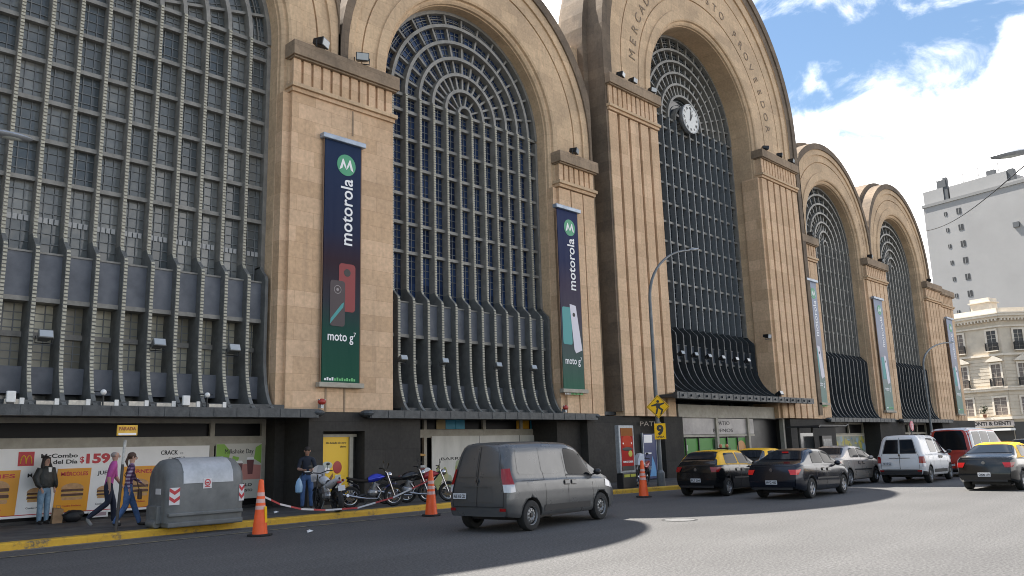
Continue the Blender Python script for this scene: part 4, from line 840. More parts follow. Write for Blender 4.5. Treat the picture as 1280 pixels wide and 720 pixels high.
for x, w_ in ((-.84, .13), (.93, .07)):
    mb = MB(); yy = -.62 if x < 0 else -.6
    mb.box(x - w_, x + w_, yy - .012, yy - .002, .52, .9, 0)
    for k in range(2):
        z = .56 + k * .18; mb.prism([(x - w_, z + .08), (x, z), (x + w_, z + .08), (x + w_, z + .16), (x, z + .08), (x - w_, z + .16)], yy - .016, yy - .012, 'y', 1)
    mb.build('chevron_sticker', [WCH, RCH], t_)
mb = MB(); mb.box(-.12, .1, -.632, -.622, .85, 1.08, 0); mb.lathe([(.055, -.012), (.08, -.012)], (-.01, -.624, .985), 'y', 16, 1); mb.box(-.08, .06, -.638, -.632, .88, .9, 1); mb.box(-.05, .03, -.638, -.632, .96, 1.0, 1); mb.build('notice_sticker', [WCH, RCH], t_)
mb = MB(); mb.box(-1.03, -1.02, -.25, .05, .75, .88); mb.build('side_sticker', WCH, t_)
# ---------------------------------------------------------------- traffic cones
OR_ = mat('cone orange', (.85, .11, .02), .5, var=.08, vs=5); ORW = mat('cone reflective band', (.62, .38, .34), .3)
def cone(loc, label, tilt=0, h=1.2, fat=1.0):
    t = thing('traffic_cone', loc, label, 'traffic cone', 0, 'tall orange traffic cones along the kerb')
    mb = MB(); R0 = .17 * fat; R1 = .055 * (2 - 1 / fat) if fat > 1 else .05
    prf = []; ms = []
    zs_ = [.04, .5, .56, .64, .70, .78, .84, .92, .98, 1.1, h - .02, h]
    for i, z in enumerate(zs_):
        r = R0 + (R1 - R0) * (z / h); prf.append((r if i < len(zs_) - 1 else 0.01, z))
        if i: ms.append(1 if i in (3, 5, 7) else 0)
    mb.lathe(prf, n=18, ms=ms); mb.build('cone_body', [OR_, ORW], t, smooth=True)
    mb = MB(); mb.prism([(.27 * math.cos(PI / 4 * k + PI / 8), .27 * math.sin(PI / 4 * k + PI / 8)) for k in range(8)], .0, .045, 'z'); mb.build('rubber_base', RUBBER, t, bevel=.01)
    t.rotation_euler = (0, tilt, 0); return t
c1 = cone((9.38, 16.85, .002), 'orange cone with yellow sticker standing by the waste container', 0)
mb = MB(); mb.prism([(.045, .28), (.10, .28), (.075, .62), (.02, .62)], -.135, -.125, 'y'); mb.build('yellow_sticker', YS, c1)
cone((14.7, 17.4, .002), 'orange cone with pale bands, just left of the grey van', 0, 1.2, 1.0)
cone((23.1, 16.45, .002), 'orange cone in front of the red advert totem', 0, 1.2)
# barrier tape
t_ = thing('barrier_tape', (9.38, 16.85, 0), 'sagging red and white plastic tape tied from the first cone to the motorbikes', 'tape')
TW, TR = WCH, mat('tape red', (.42, .05, .05), .5)
P = [Vector((0, 0, .86)), Vector((1.0, .9, .58)), Vector((2.0, 1.6, .38)), Vector((3.0, 2.05, .27)), Vector((3.9, 1.9, .27)), Vector((4.7, 1.4, .50)), Vector((5.32, .55, .95))]
mb = MB(); pts = []
for a, b_ in zip(P, P[1:]):
    for k in range(6): pts.append(a.lerp(b_, k / 6))
pts.append(P[-1])
for i, (a, b_) in enumerate(zip(pts, pts[1:])):
    u_ = Vector((0, 0, .022)); mb.add([a - u_, b_ - u_, b_ + u_, a + u_, a - u_ + Vector((.004, .004, 0)), b_ - u_ + Vector((.004, .004, 0)), b_ + u_ + Vector((.004, .004, 0)), a + u_ + Vector((.004, .004, 0))], [(0, 1, 2, 3), (7, 6, 5, 4), (0, 4, 5, 1), (3, 2, 6, 7)], (i // 3) % 2)
mb.build('tape', [TW, TR], t_)
# bags and litter by the wall
t_ = thing('shopping_bag', (7.45, 23.75, .15), 'brown paper bag standing on the pavement by the burger poster', 'bag'); mb = MB(); mb.add([(-.12, -.07, 0), (.12, -.07, 0), (.13, .07, 0), (-.12, .07, 0), (-.1, -.07, .38), (.14, -.06, .34), (.13, .06, .36), (-.1, .06, .4)], [(0, 3, 2, 1), (0, 1, 5, 4), (1, 2, 6, 5), (2, 3, 7, 6), (3, 0, 4, 7), (4, 5, 6, 7)]); mb.build('paper_body', mat('kraft paper', (.32, .2, .11), .8, var=.2), t_)
mb = MB(); mb.tube([(-.05, -.07, .37), (-.04, -.075, .45), (.04, -.075, .45), (.06, -.07, .36)], .008, 5); mb.build('handle', mat('kraft paper'), t_)
t_ = thing('backpack', (7.82, 23.7, .15), 'black backpack slumped on the pavement beside the brown bag', 'backpack'); mb = MB(); mb.ell((0, 0, .15), .24, .16, .16, 16, 10); mb.ell((.12, -.02, .2), .16, .12, .1, 12, 8); mb.build('body', mat('black nylon', (.012, .012, .014), .6, bump=.4, bs=12), t_, smooth=True); mb = MB(); mb.tube([(-.2, -.1, .1), (-.3, -.14, .2), (-.12, -.1, .3)], .02, 6); mb.build('strap', BLACK, t_)
t_ = thing('wall_notice', (8.6, 24.1, .2), 'small white printed notice low on the wall under the orange panel', 'notice'); mb = MB(); mb.box(-.25, .25, 0, .03, .0, .17, 0); mb.box(-.2, .2, -.003, 0, .04, .13, 1); mb.build('plate', [WHITE, mat('notice grey', (.35, .25, .27), .5)], t_)
for x, y, lb in ((12.1, 20.9, 'small scrap of white paper on the pavement by the first motorbike'), (10.4, 16.5, 'scrap of litter on the road right of the first cone')):
    t_ = thing('litter', (x, y, .154 if y > 19 else .004), lb, 'litter'); mb = MB(); mb.add([(-.08, -.05, 0), (.06, -.07, .03), (.09, .05, .0), (-.03, .07, .04), (0, 0, .06)], [(0, 1, 4), (1, 2, 4), (2, 3, 4), (3, 0, 4)]); mb.build('paper', WHITE, t_)
# ---------------------------------------------------------------- vehicles
def lerp(a, b, t): return a + (b - a) * t
def curve(pts, x):
    if x <= pts[0][0]: return pts[0][1]
    for (a, ya), (b, yb) in zip(pts, pts[1:]):
        if x <= b:
            t = (x - a) / (b - a); return lerp(ya, yb, t)
    return pts[-1][1]
def smooth_curve(pts, x, h=.09):
    return sum(curve(pts, x + k * h / 2) * w_ for k, w_ in ((-2, .1), (-1, .2), (0, .4), (1, .2), (2, .1)))
class Car:
    def __init__(s, L, W, H, roof, belt, bot, axles, rw, lean, fl, rcorner=.35, fcorner=.5, tumble=.16, rnd=.05):
        s.L, s.W, s.H = L, W, H; s.roof, s.belt, s.bot = roof, belt, bot; s.ax = axles; s.rw = rw; s.lean = lean; s.fl = fl; s.rc, s.fc = rcorner, fcorner; s.tum = tumble; s.rnd = rnd
    def wf(s, x):
        f = 1.0
        if x < s.rc: f = 1 - .13 * (1 - x / s.rc) ** 2.2
        if s.L - x < s.fc: f = 1 - .24 * (1 - (s.L - x) / s.fc) ** 2.2
        return f
    def pt(s, x, t, off=0):
        """point on the right-hand (y<0) or left-hand (t<0) surface"""
        sg = -1 if t >= 0 else 1; t = abs(t)
        if off:
            e = 1e-3; a = s.pt(x, sg * -1 * t); b = s.pt(x + e, sg * -1 * t); tt = min(t + e, 1.0) ; c = s.pt(x, sg * -1 * tt); 
            if tt == t: c = s.pt(x, sg * -1 * (t - e)); n = (b - a).cross(a - c)
            else: n = (b - a).cross(c - a)
            n.normalize(); cen = Vector((x, 0, .7))
            if n.dot(a - cen) < 0: n = -n
            return a + n * off
        zb, ze, zr = smooth_curve(s.bot, x), smooth_curve(s.belt, x), max(smooth_curve(s.roof, x), smooth_curve(s.belt, x) + .015)
        w_ = s.W / 2 * s.wf(x); gh = min(1, (zr - ze) / .45); inn = s.tum * gh
        cps = [(0, w_ * .93, zb), (.08, w_ * .975, zb + .06), (.25, w_ * 1.0, lerp(zb, ze, .4)), (.4, w_ * .995, lerp(zb, ze, .75)), (.47, w_ * .975, ze - .03), (.52, w_ * .95, ze + .0), (.56, w_ * .94 - inn * .08, ze + (zr - ze) * .06), (.76, w_ * .94 - inn * .75, ze + (zr - ze) * .72), (.84, w_ * .91 - inn, lerp(ze, zr, .90)), (.90, w_ * .82 - inn, lerp(ze, zr, .965)), (.95, w_ * .5 - inn * .4, lerp(ze, zr, .99)), (1, 0, zr)]
        for i in range(len(cps) - 1):
            if t <= cps[i + 1][0] + 1e-9:
                u = (t - cps[i][0]) / (cps[i + 1][0] - cps[i][0]); y, z = lerp(cps[i][1], cps[i + 1][1], u), lerp(cps[i][2], cps[i + 1][2], u); break
        xo = curve(s.lean, z) * max(0, 1 - x / .5) - curve(s.fl, z) * max(0, 1 - (s.L - x) / .5)
        return Vector((x + xo, sg * y, z))
    def body(s, mats, name, parent, wellmat):
        xs = [0, .03, .08, .16, .25, .35] + [.35 + (s.L - .85) * i / 46 for i in range(1, 46)] + [s.L - .5, s.L - .36, s.L - .24, s.L - .14, s.L - .06, s.L]
        ts = [0, .04, .08, .14, .2, .25, .3, .35, .4, .44, .47, .495, .52, .56, .61, .66, .71, .76, .8, .84, .87, .90, .925, .95, .975, 1]
        tt = ts + [-t for t in ts[-2::-1]]
        mb = MB(); rings = [[s.pt(x, t) if abs(t) > 0 or k == 0 else s.pt(x, -1e-12) for k, t in enumerate(tt)] for x in xs]
        # left copy of t=0
        for r, x in zip(rings, xs): a = s.pt(x, 0); r[-1] = Vector((a.x, -a.y, a.z))
        mb.loft([r + [r[0]] for r in rings])
        n = len(tt) // 2
        for ri, bul in ((0, -1), (-1, 1)):
            r = rings[ri]; strips = []
            for i in range(n + 1):
                a, b = r[i], r[-1 - i]
                strips.append([a.lerp(b, k / 8) + Vector((bul * .035 * (1 - (2 * k / 8 - 1) ** 2) * min(1, i / 3), 0, 0)) for k in range(9)])
            mb.loft(strips[:-1] + [strips[-1]])
        o = mb.build(name, mats, parent, smooth=True, angle=32, merge=True)
        bm = bmesh.new(); bm.from_mesh(o.data); bmesh.ops.remove_doubles(bm, verts=bm.verts, dist=2e-4); bmesh.ops.dissolve_degenerate(bm, edges=bm.edges, dist=1e-4)
        bmesh.ops.holes_fill(bm, edges=bm.edges, sides=0); bmesh.ops.recalc_face_normals(bm, faces=bm.faces); bm.to_mesh(o.data); bm.free()
        c = MB()
        for xa in s.ax:
            for sg in (-1, 1):
                y0, y1 = (-s.W, -s.W / 2 + .26) if sg < 0 else (s.W / 2 - .26, s.W)
                R = s.rw + .055; prof = [(xa + R * math.cos(2 * PI * k / 28), s.rw + R * math.sin(2 * PI * k / 28)) for k in range(28)]
                c.prism(prof, y0, y1, 'y')
        co = c.build('cutter', [wellmat], parent, merge=True)
        b = bmesh.new(); b.from_mesh(co.data); bmesh.ops.recalc_face_normals(b, faces=b.faces); b.to_mesh(co.data); b.free()
        md = o.modifiers.new('bool', 'BOOLEAN'); md.object = co; md.operation = 'DIFFERENCE'; md.solver = 'EXACT'
        try: md.material_mode = 'TRANSFER'
        except Exception: pass
        bpy.context.view_layer.update(); dg = bpy.context.evaluated_depsgraph_get(); dg.update(); nm = bpy.data.meshes.new_from_object(o.evaluated_get(dg))
        if len(nm.polygons) > 500: o.modifiers.clear(); o.data = nm
        else: o.modifiers.clear(); print('BOOLEAN FAILED', name)
        bpy.data.objects.remove(co)
        for e in o.data.polygons: e.use_smooth = True
        return o
    def patch(s, x0b, x0t, x1b, x1t, t0, t1, off=.006, nx=14, ny=8, both=False, mb=None, m=0, round_=0, side=1):
        mb = mb or MB()
        sides = (1, -1) if both else (side,)
        for sd_ in sides:
            g = []
            for j in range(ny + 1):
                v = j / ny; a, b = lerp(x0b, x0t, v), lerp(x1b, x1t, v)
                if round_:
                    e = round_ * (max(0, abs(2 * v - 1) - .7) / .3) ** 2; a += e; b -= e
                g.append([s.pt(lerp(a, b, i / nx), sd_ * lerp(t0, t1, v), off) for i in range(nx + 1)])
            mb.loft(g, m)
        return mb
    def top(s, x0, x1, t0, off=.007, nx=10, ny=10, m=0, mb=None, cx0=0):
        """patch across the roof/hood/screen centre, t from -t0 to t0 over 1"""
        mb = mb or MB(); g = []
        for i in range(nx + 1):
            x = lerp(x0, x1, i / nx); row = []
            for k in range(ny + 1):
                u = 2 * k / ny - 1; t = 1 - abs(u) * (1 - t0); row.append(s.pt(x, t if u <= 0 else -t, 0) + Vector((0, 0, off)) if t > .9999 else s.pt(x, t if u <= 0 else -t, off))
            g.append(row)
        mb.loft(g, m); return mb
    def rear(s, u0, u1, z0, z1, off=.008, nx=8, ny=5, mb=None, m=0, front=False, tap=0):
        """patch on the end cap by fraction across u(-1..1, negative = right side) and height z"""
        mb = mb or MB(); g = []; X = s.L if front else 0
        tl = [i / 200 for i in range(201)]; P = [s.pt(X, t) for t in tl]
        def edge(z):
            best = P[0]
            for a, b in zip(P, P[1:]):
                if a.z <= z <= b.z and b.z > a.z: return a.lerp(b, (z - a.z) / (b.z - a.z))
            return P[-20] if z > P[-20].z else P[0]
        for j in range(ny + 1):
            v = j / ny; z = lerp(z0, z1, v); e = edge(z); row = []
            for i in range(nx + 1):
                u = lerp(u0, u1, i / nx) * (1 - tap * v); k = (1 - u * u)
                row.append(Vector((e.x + (1 if front else -1) * (.035 * k + off), -u * e.y * -1 if False else u * abs(e.y), z)))
            g.append(row)
        mb.loft(g, m); return mb
def flip(u): return -u
GLASS = mat('dark car glass', (.008, .009, .011), .06, spec=.10)
GLASSB = mat('clearer car glass', (.016, .02, .026), .06, spec=.16)
REDL = mat('tail lamp red', (.26, .008, .008), .2, coat=.3); REDLIT = mat('tail lamp glowing', (.42, .012, .010), .2, emit=.09, coat=.3); WLAMP = mat('clear lamp', (.5, .5, .52), .1, coat=1)
TRIM = mat('black plastic trim', (.02, .02, .021), .6); CHROME = mat('chrome', (.42, .42, .44), .22, metal=1); RIM = mat('alloy rim', (.42, .43, .45), .3, metal=.8); STEELRIM = mat('steel wheel grey', (.26, .27, .28), .45, metal=.5)
WELL = mat('wheel well black', (.006, .006, .006), .9); PLATE = mat('number plate', (.55, .56, .58), .5); AMB = mat('amber lamp', (.6, .2, .01), .2, coat=1)
def wheels(s, t, rim, spokes=5, style='alloy'):
    for xa in s.ax:
        for sg in (-1, 1):
            R = s.rw; yc = sg * (s.W / 2 - .115); w_ = .105
            mb = MB(); mb.lathe([(R * .62, -w_), (R * .8, -w_ - .008), (R * .95, -w_ * .9), (R, -w_ * .6), (R, w_ * .6), (R * .95, w_ * .9), (R * .8, w_ + .008), (R * .62, w_), (R * .62, -w_)], (0, 0, 0), 'y', 32)
            wh = mb.build('wheel', RUBBER, t, smooth=True, loc=(xa, yc, R))
            mb = MB(); o = sg
            mb.lathe([(R * .64, o * (w_ - .005)), (R * .60, o * (w_ - .01)), (R * .57, o * (w_ - .04)), (R * .54, o * (w_ - .07)), (0, o * (w_ - .07))], (0, 0, 0), 'y', 32, ms=[0, 0, 1, 1])
            if style == 'alloy':
                for k in range(spokes):
                    a = 2 * PI * k / spokes + .3; d = Vector((math.cos(a), 0, math.sin(a))); e = Vector((-d.z, 0, d.x)); q = []
                    for yy, wf in ((o * (w_ - .015), 1), (o * (w_ - .06), 1)):
                        for rr, ww in ((.04, .035), (R * .6, .05)):
                            for sx in (-1, 1): q.append(d * rr + e * ww * sx + Vector((0, yy - (o * .015 if rr < .1 else 0), 0)))
                    mb.add(q, [(0, 1, 3, 2), (0, 4, 5, 1), (2, 3, 7, 6), (0, 2, 6, 4), (1, 5, 7, 3)])
                mb.lathe([(0, o * (w_ - .02)), (.06, o * (w_ - .02)), (.07, o * (w_ - .05))], (0, 0, 0), 'y', 14)
            else:
                mb.lathe([(R * .50, o * (w_ - .065)), (R * .44, o * (w_ - .03)), (R * .28, o * (w_ - .02)), (R * .2, o * (w_ - .05)), (0, o * (w_ - .05))], (0, 0, 0), 'y', 24)
                for k in range(10):
                    a = 2 * PI * k / 10; c = Vector((R * .37 * math.cos(a), 0, R * .37 * math.sin(a))); mb.lathe([(0, o * (w_ - .019)), (.02, o * (w_ - .019))], tuple(c), 'y', 10, 1)
                mb.lathe([(0, o * (w_ - .01)), (.045, o * (w_ - .015)), (.05, o * (w_ - .05))], (0, 0, 0), 'y', 14, 1)
            mb.build('rim', [rim, BLACK], wh, smooth=True)
def plate(s, t, z, w_=.36, u=0, x=None, txt='AB 315 CD'):
    e = s.rear(-.3, .3, z, z + .01).v[2]; x = (min(v[0] for v in s.rear(-.2, .2, z, z + .1).v) - .012) if x is None else x
    mb = MB(); mb.box(x - .008, x, u - w_ / 2, u + w_ / 2, z, z + .12); mb.build('number_plate', PLATE, t, bevel=.003)
    V, F = text_mesh(txt, .02); ww = max(v[0] for v in V); mb = MB(); mb.add([(x - .010 - v[2] * .001, u + w_ * .43 - v[0] / ww * w_ * .86, z + .025 + v[1] * .1) for v in V], F); mb.build('plate_lettering', BLACK, t)
def mirror(s, t, x, z, m):
    for sg in (-1, 1):
        mb = MB(); y = sg * (s.W / 2 + .06); mb.ell((x, y, z), .08, .10, .075, 14, 8); mb.tube([(x + .02, sg * (s.W / 2 - .08), z - .06), (x, y, z - .03)], .02, 6); mb.build('wing_mirror', m, t, smooth=True)
def seams(s, t, xs_, t0=.1, t1=.5):
    mb = MB()
    for x in xs_: s.patch(x, x, x + .012, x + .012, t0, t1, .003, nx=1, ny=12, both=True, mb=mb)
    mb.build('panel_gap', BLACK, t)
def handles(s, t, xs_, m, tt=.41):
    for x in xs_:
        mb = MB(); s.patch(x, x, x + .2, x + .2, tt, tt + .035, .03, nx=3, ny=2, mb=mb); s.patch(x - .01, x - .01, x + .21, x + .21, tt - .012, tt + .045, .004, nx=3, ny=2, mb=mb, m=1); mb.build('door_handle', [m, BLACK], t)
def paint(name, col, metal=.4, rough=.25): return mat(name, col, rough, metal=metal, coat=.3, var=.06, vs=2)
# ---- grey panel van
def van(loc, rz, label, col, H=1.82, L=4.36, W=1.75, rearwin=False, group=None, sidewin=False, plastic=False, lit=REDL, zt=(.82, 1.30)):
    t = thing('panel_van', loc, label, 'van', rz, group)
    s = Car(L, W, H, roof=[(0, H - .06), (.3, H - .01), (1.5, H), (2.45, H - .03), (2.85, H - .12), (3.62, 1.12), (3.75, 1.06), (4.15, .93), (L, .76)],
            belt=[(0, 1.05), (2.2, 1.02), (3.3, .98), (3.7, .96), (4.15, .84), (L, .70)], bot=[(0, .34), (.3, .30), (3.9, .24), (L, .26)], axles=(.72, 3.53), rw=.315,
            lean=[(.3, .0), (.6, -.03), (.95, 0), (1.2, .03), (H, .20)], fl=[(.2, .1), (.5, 0), (.7, .03), (1, .3)], rcorner=.22, fcorner=.6, tumble=.19)
    pc = col; s.body([pc], 'body', t, WELL)
    # windscreen & cab windows
    s.top(2.93, 3.55, .86).build('windscreen', GLASS, t, smooth=True)
    for _s in (1, -1): mb = MB(); s.patch(2.18, 2.22, 3.30, 2.80, .575, .80, side=_s, mb=mb, round_=.06); mb.build('side_window', GLASS, t, smooth=True)
    for _s in (1, -1): mb = MB(); s.patch(2.12, 2.16, 3.42, 2.88, .562, .575, .004, side=_s, mb=mb, ny=2); mb.build('window_seal', TRIM, t)
    if sidewin:
      for _s in (1, -1): mb = MB(); s.patch(1.15, 1.15, 2.05, 2.05, .58, .80, side=_s, mb=mb, round_=.08); mb.build('rear_side_window', GLASSB, t, smooth=True)
    else:
        for a, b in ((.32, 1.12), (1.2, 2.02)):   # pressed blind panels
            for _s in (1, -1): mb = MB(); s.patch(a, a + .04, b, b - .02, .585, .79, .004, side=_s, mb=mb, round_=.06); mb.build('pressed_panel', pc, t, smooth=True)
    # sliding door rail, seams, handles
    for _s in (1, -1): mb = MB(); s.patch(.40, .40, 1.22, 1.22, .487, .508, .006, nx=6, ny=2, side=_s, mb=mb); mb.build('door_rail', BLACK, t)
    seams(s, t, (1.24, 2.12, 3.16), .06, .8 if not sidewin else .56)
    handles(s, t, (1.98, 2.26), BLACK if plastic else pc, .43)
    mb = MB(); s.patch(.6, .6, .78, .78, .43, .50, .004, nx=2, ny=2, mb=mb); mb.build('fuel_flap', pc, t)
    for _s in (1, -1): mb = MB(); s.patch(1.18, 1.18, 3.02, 3.02, .10, .19, .012, side=_s, mb=mb, nx=20, ny=3); mb.build('side_moulding', TRIM, t)
    mb = MB(); s.patch(0.02, .02, .34, .34, .0, .13, .015, both=True, mb=mb, nx=5, ny=4); s.rear(-1, 1, .33, .50, .022, mb=mb, nx=14); mb.build('rear_bumper', TRIM if plastic else pc, t, smooth=True)
    for u0, u1 in ((-1, -.80), (.80, 1)):
        mb = MB(); s.rear(u0, u1, .44, .50, .03, mb=mb); mb.build('reflector', REDL, t)
    # rear doors
    mb = MB(); s.rear(-.012, .012, .52, H - .10, .008, mb=mb, nx=1, ny=14, m=0)
    for u in (-.90, .90): s.rear(u - .008, u + .008, .52, H - .12, .006, mb=mb, nx=1, ny=14)
    s.rear(-.9, .9, .52, .53, .006, mb=mb, ny=1)
    mb.build('rear_door_gap', BLACK, t)
    for u0, u1 in ((-.84, -.07), (.07, .84)):
        mb = MB(); s.rear(u0, u1, 1.13, H - .20, .010, mb=mb, nx=8, ny=8); mb.build('rear_window' if rearwin else 'rear_pressed_panel', GLASS if rearwin else pc, t, smooth=True)
    if rearwin:
        mb = MB(); s.rear(-.87, -.04, 1.10, H - .17, .005, mb=mb, nx=8, ny=8); s.rear(.04, .87, 1.10, H - .17, .005, mb=mb, nx=8, ny=8); mb.build('rear_window_seal', TRIM, t)
    mb = MB(); s.rear(-.52, .52, .62, .92, .004, mb=mb, nx=8, ny=4); mb.build('plate_recess', pc, t, smooth=True); mb = MB(); s.rear(-.5, .5, .93, .95, .02, mb=mb); mb.build('grip_strip', BLACK if plastic else pc, t)
    plate(s, t, .68, .36, .46)
    mb = MB(); e = min(v[0] for v in s.rear(-.1, .1, .98, 1.1).v) - .01; mb.prism([(0, .985), (.045, 1.05), (0, 1.115), (-.045, 1.05)], e - .012, e, 'x'); mb.prism([(0, 1.01), (.022, 1.05), (0, 1.09), (-.022, 1.05)], e - .014, e - .012, 'x', 1); mb.build('badge', [CHROME, BLACK], t)
    for sg in (1, -1):
        mb = MB(); z0, z1 = zt
        g = []
        for j in range(7):
            z = lerp(z0, z1, j / 6); row = []
            # wraps the corner: a strip on the side, then a strip on the rear
            tl = [i / 120 for i in range(121)]; P = [s.pt(.16 - .06 * (j / 6), q * sg) for q in tl]; a = min(P, key=lambda p: abs(p.z - z)); P = [s.pt(.06, q * sg) for q in tl]; b = min(P, key=lambda p: abs(p.z - z)); P = [s.pt(0, q * sg) for q in tl]; c = min(P, key=lambda p: abs(p.z - z))
            o = Vector((0, -.02 * sg, 0)); row = [a + o * .4, b + o, c + o * .8 + Vector((-.012, 0, 0)), Vector((c.x - .03, c.y * (.93 - .04 * math.sin(PI * j / 6)), c.z))]
            g.append(row)
        mb.loft(g, 0, ms=[2, 2, 0, 0, 0, 0]); mb.build('tail_light', [lit, AMB, WLAMP], t, smooth=True)
    for _s in (1, -1): mb = MB(); s.patch(3.72, 3.75, 4.12, 4.10, .40, .50, .01, side=_s, mb=mb); mb.build('headlight', WLAMP, t, smooth=True)
    mirror(s, t, 3.28, 1.12, BLACK)
    wheels(s, t, STEELRIM, style='steel')
    mb = MB(); mb.box(.5, 3.8, -.6, .6, .22, .36); mb.build('underbody', BLACK, t)
    return t, s
GREYV = paint('slate grey van paint', (.095, .098, .10), .35, .3)
v1, vs1 = van((12.25, 12.95, 0), R_(7), 'dark grey panel van with blind sides driving right in the middle of the road', GREYV, H=1.86, L=4.42)
# ---- cars
def car(loc, rz, label, kind, body, roofm, lit=REDL, cat='car', group=None, name='car', sides=None, txt='AB 315 CD', rim=RIM, brake3=None):
    t = thing(name, loc, label, cat, rz, group)
    if kind == 'sedan':
        L, W, H = 4.3, 1.70, 1.47
        s = Car(L, W, H, roof=[(0, 1.02), (.35, 1.06), (.55, 1.09), (1.25, 1.41), (1.7, H), (2.3, H - .01), (2.75, H - .07), (3.35, 1.0), (3.5, .97), (4.05, .82), (L, .66)],
                belt=[(0, .98), (.4, .98), (3.2, .90), (3.6, .86), (4.05, .74), (L, .60)], bot=[(0, .34), (.4, .24), (3.9, .2), (L, .24)], axles=(.88, 3.40), rw=.30,
                lean=[(.25, .02), (.5, -.02), (.8, .02), (1.1, .10)], fl=[(.2, .08), (.5, 0), (.8, .15)], rcorner=.45, fcorner=.7, tumble=.22)
        A, B_, C_ = (.62, 1.28), (3.3, 2.80), .84; win = ((1.22, 1.42, 2.02, 2.02), (2.1, 2.1, 3.12, 2.72)); back = (.68, 1.20)
    elif kind == 'hatch':
        L, W, H = 3.85, 1.66, 1.47
        s = Car(L, W, H, roof=[(0, 1.12), (.12, 1.2), (.5, 1.40), (.9, H - .01), (1.6, H), (2.2, H - .03), (2.95, 1.0), (3.1, .97), (3.6, .82), (L, .66)],
                belt=[(0, .98), (.4, .97), (2.8, .89), (3.2, .85), (3.6, .74), (L, .60)], bot=[(0, .34), (.3, .24), (3.5, .2), (L, .24)], axles=(.62, 3.05), rw=.29,
                lean=[(.25, .03), (.5, -.02), (.85, .0), (1.0, .06), (1.45, .34)], fl=[(.2, .08), (.5, 0), (.8, .15)], rcorner=.4, fcorner=.65, tumble=.22)
        win = ((.62, .78, 1.5, 1.5), (1.58, 1.58, 2.68, 2.28)); back = None; B_ = (2.9, 2.28)
    elif kind == 'mpv':
        L, W, H = 5.0, 1.95, 2.06
        s = Car(L, W, H, roof=[(0, H - .1), (.25, H - .02), (1.8, H), (3.4, H - .08), (4.3, 1.3), (4.65, 1.15), (L, .85)], belt=[(0, 1.12), (3.9, 1.12), (4.5, 1.0), (L, .75)], bot=[(0, .36), (.3, .3), (L, .28)], axles=(.95, 4.05), rw=.34,
                lean=[(.3, 0), (.6, -.03), (1, 0), (H, .14)], fl=[(.2, .1), (.6, 0), (1.1, .25)], rcorner=.2, fcorner=.5, tumble=.13)
        win = ((.35, .38, 1.25, 1.25), (1.32, 1.32, 2.3, 2.3), (2.38, 2.38, 3.85, 3.45)); back = None; B_ = (4.15, 3.5)
    s.body([body], 'body', t, WELL)
    # roof colour panel (taxis and two tone cars)
    if roofm is not body:
        if kind == 'mpv':
            mb = MB(); s.patch(.02, .02, 3.5, 3.3, .50, .9, .005, both=True, nx=30, mb=mb); s.top(.02, 3.45, .86, .005, nx=24, mb=mb); mb.build('roof', roofm, t, smooth=True)
        else:
            x0, x1 = (1.25, 2.78) if kind == 'sedan' else (.16, 2.22)
            mb = MB(); s.top(x0, x1, .80, .005, nx=16, mb=mb); s.patch(x0 - (.62 if kind == 'sedan' else .1), x0, x1 + .55, x1, .565, .82, .004, both=True, nx=24, ny=10, mb=mb); mb.build('roof', roofm, t, smooth=True)
    x0, x1 = B_[1] + .03, B_[0] - .03; s.top(x0, x1, .86, .010).build('windscreen', GLASS, t, smooth=True)
    if kind == 'sedan':
        s.top(back[0], back[1], .865, .010).build('rear_window', GLASSB, t, smooth=True)
    elif kind == 'hatch':
        s.top(.10, .66, .865, .012).build('rear_window', GLASSB, t, smooth=True)
    else:
        mb = MB(); s.rear(-.88, .88, 1.12, H - .14, .01, mb=mb, nx=10, ny=8); mb.build('rear_window', GLASS, t, smooth=True)
    for k, (a, b, c, d) in enumerate(win):
        for _s in (1, -1): mb = MB(); s.patch(a, b, c, d, .585, .80, .009, side=_s, mb=mb, round_=.04); mb.build('side_window', GLASSB if kind == 'mpv' else GLASS, t, smooth=True)
    sm = [win[0][2] + .03, win[-1][2] - .02]; seams(s, t, sm + [win[0][0] + .1], .1, .56)
    handles(s, t, [w_[2] - .3 if i == 0 else w_[0] + .02 for i, w_ in enumerate(win[:2])], body)
    for _s in (1, -1): mb = MB(); s.patch(s.ax[0] + .42, s.ax[0] + .42, s.ax[1] - .42, s.ax[1] - .42, .27, .30, .012, side=_s, mb=mb, ny=2); mb.build('side_moulding', TRIM if kind != 'sedan' else CHROME if sides else TRIM, t)
    if sides:
        for _s in (1, -1): mb = MB(); s.patch(1.1, 1.1, 2.7, 2.7, .30, .44, .004, side=_s, mb=mb, nx=12, ny=2); mb.build('door_marking', sides, t)
    # lights
    zl = {'sedan': (.72, .87), 'hatch': (.78, .94), 'mpv': (.8, 1.1)}[kind]
    for sg in (1, -1):
        mb = MB(); g = []; depth = .22
        for j in range(6):
            z = lerp(zl[0], zl[1], j / 5); tl = [i / 120 for i in range(70)]
            def near(x): return min([s.pt(x, q * sg) for q in tl], key=lambda p: abs(p.z - z))
            a, b, c = near(depth * (.35 + .65 * j / 5)), near(.08), near(0); o = Vector((0, -.012 * sg, 0))
            g.append([a + o * .5, b + o, c + o + Vector((-.01, 0, 0)), Vector((c.x - .035, c.y * .82, c.z)), Vector((c.x - .045, c.y * (.80 - .08 * j / 5), c.z))])
        mb.loft(g, 0, ms=[0, 0, 1 if kind != 'mpv' else 0, 0, 0]); mb.build('tail_light', [lit, REDL if lit is REDL else lit], t, smooth=True)
    for _s in (1, -1): mb = MB(); s.patch(s.L - .62, s.L - .58, s.L - .16, s.L - .2, .40, .50, .01, side=_s, mb=mb); mb.build('headlight', WLAMP, t, smooth=True)
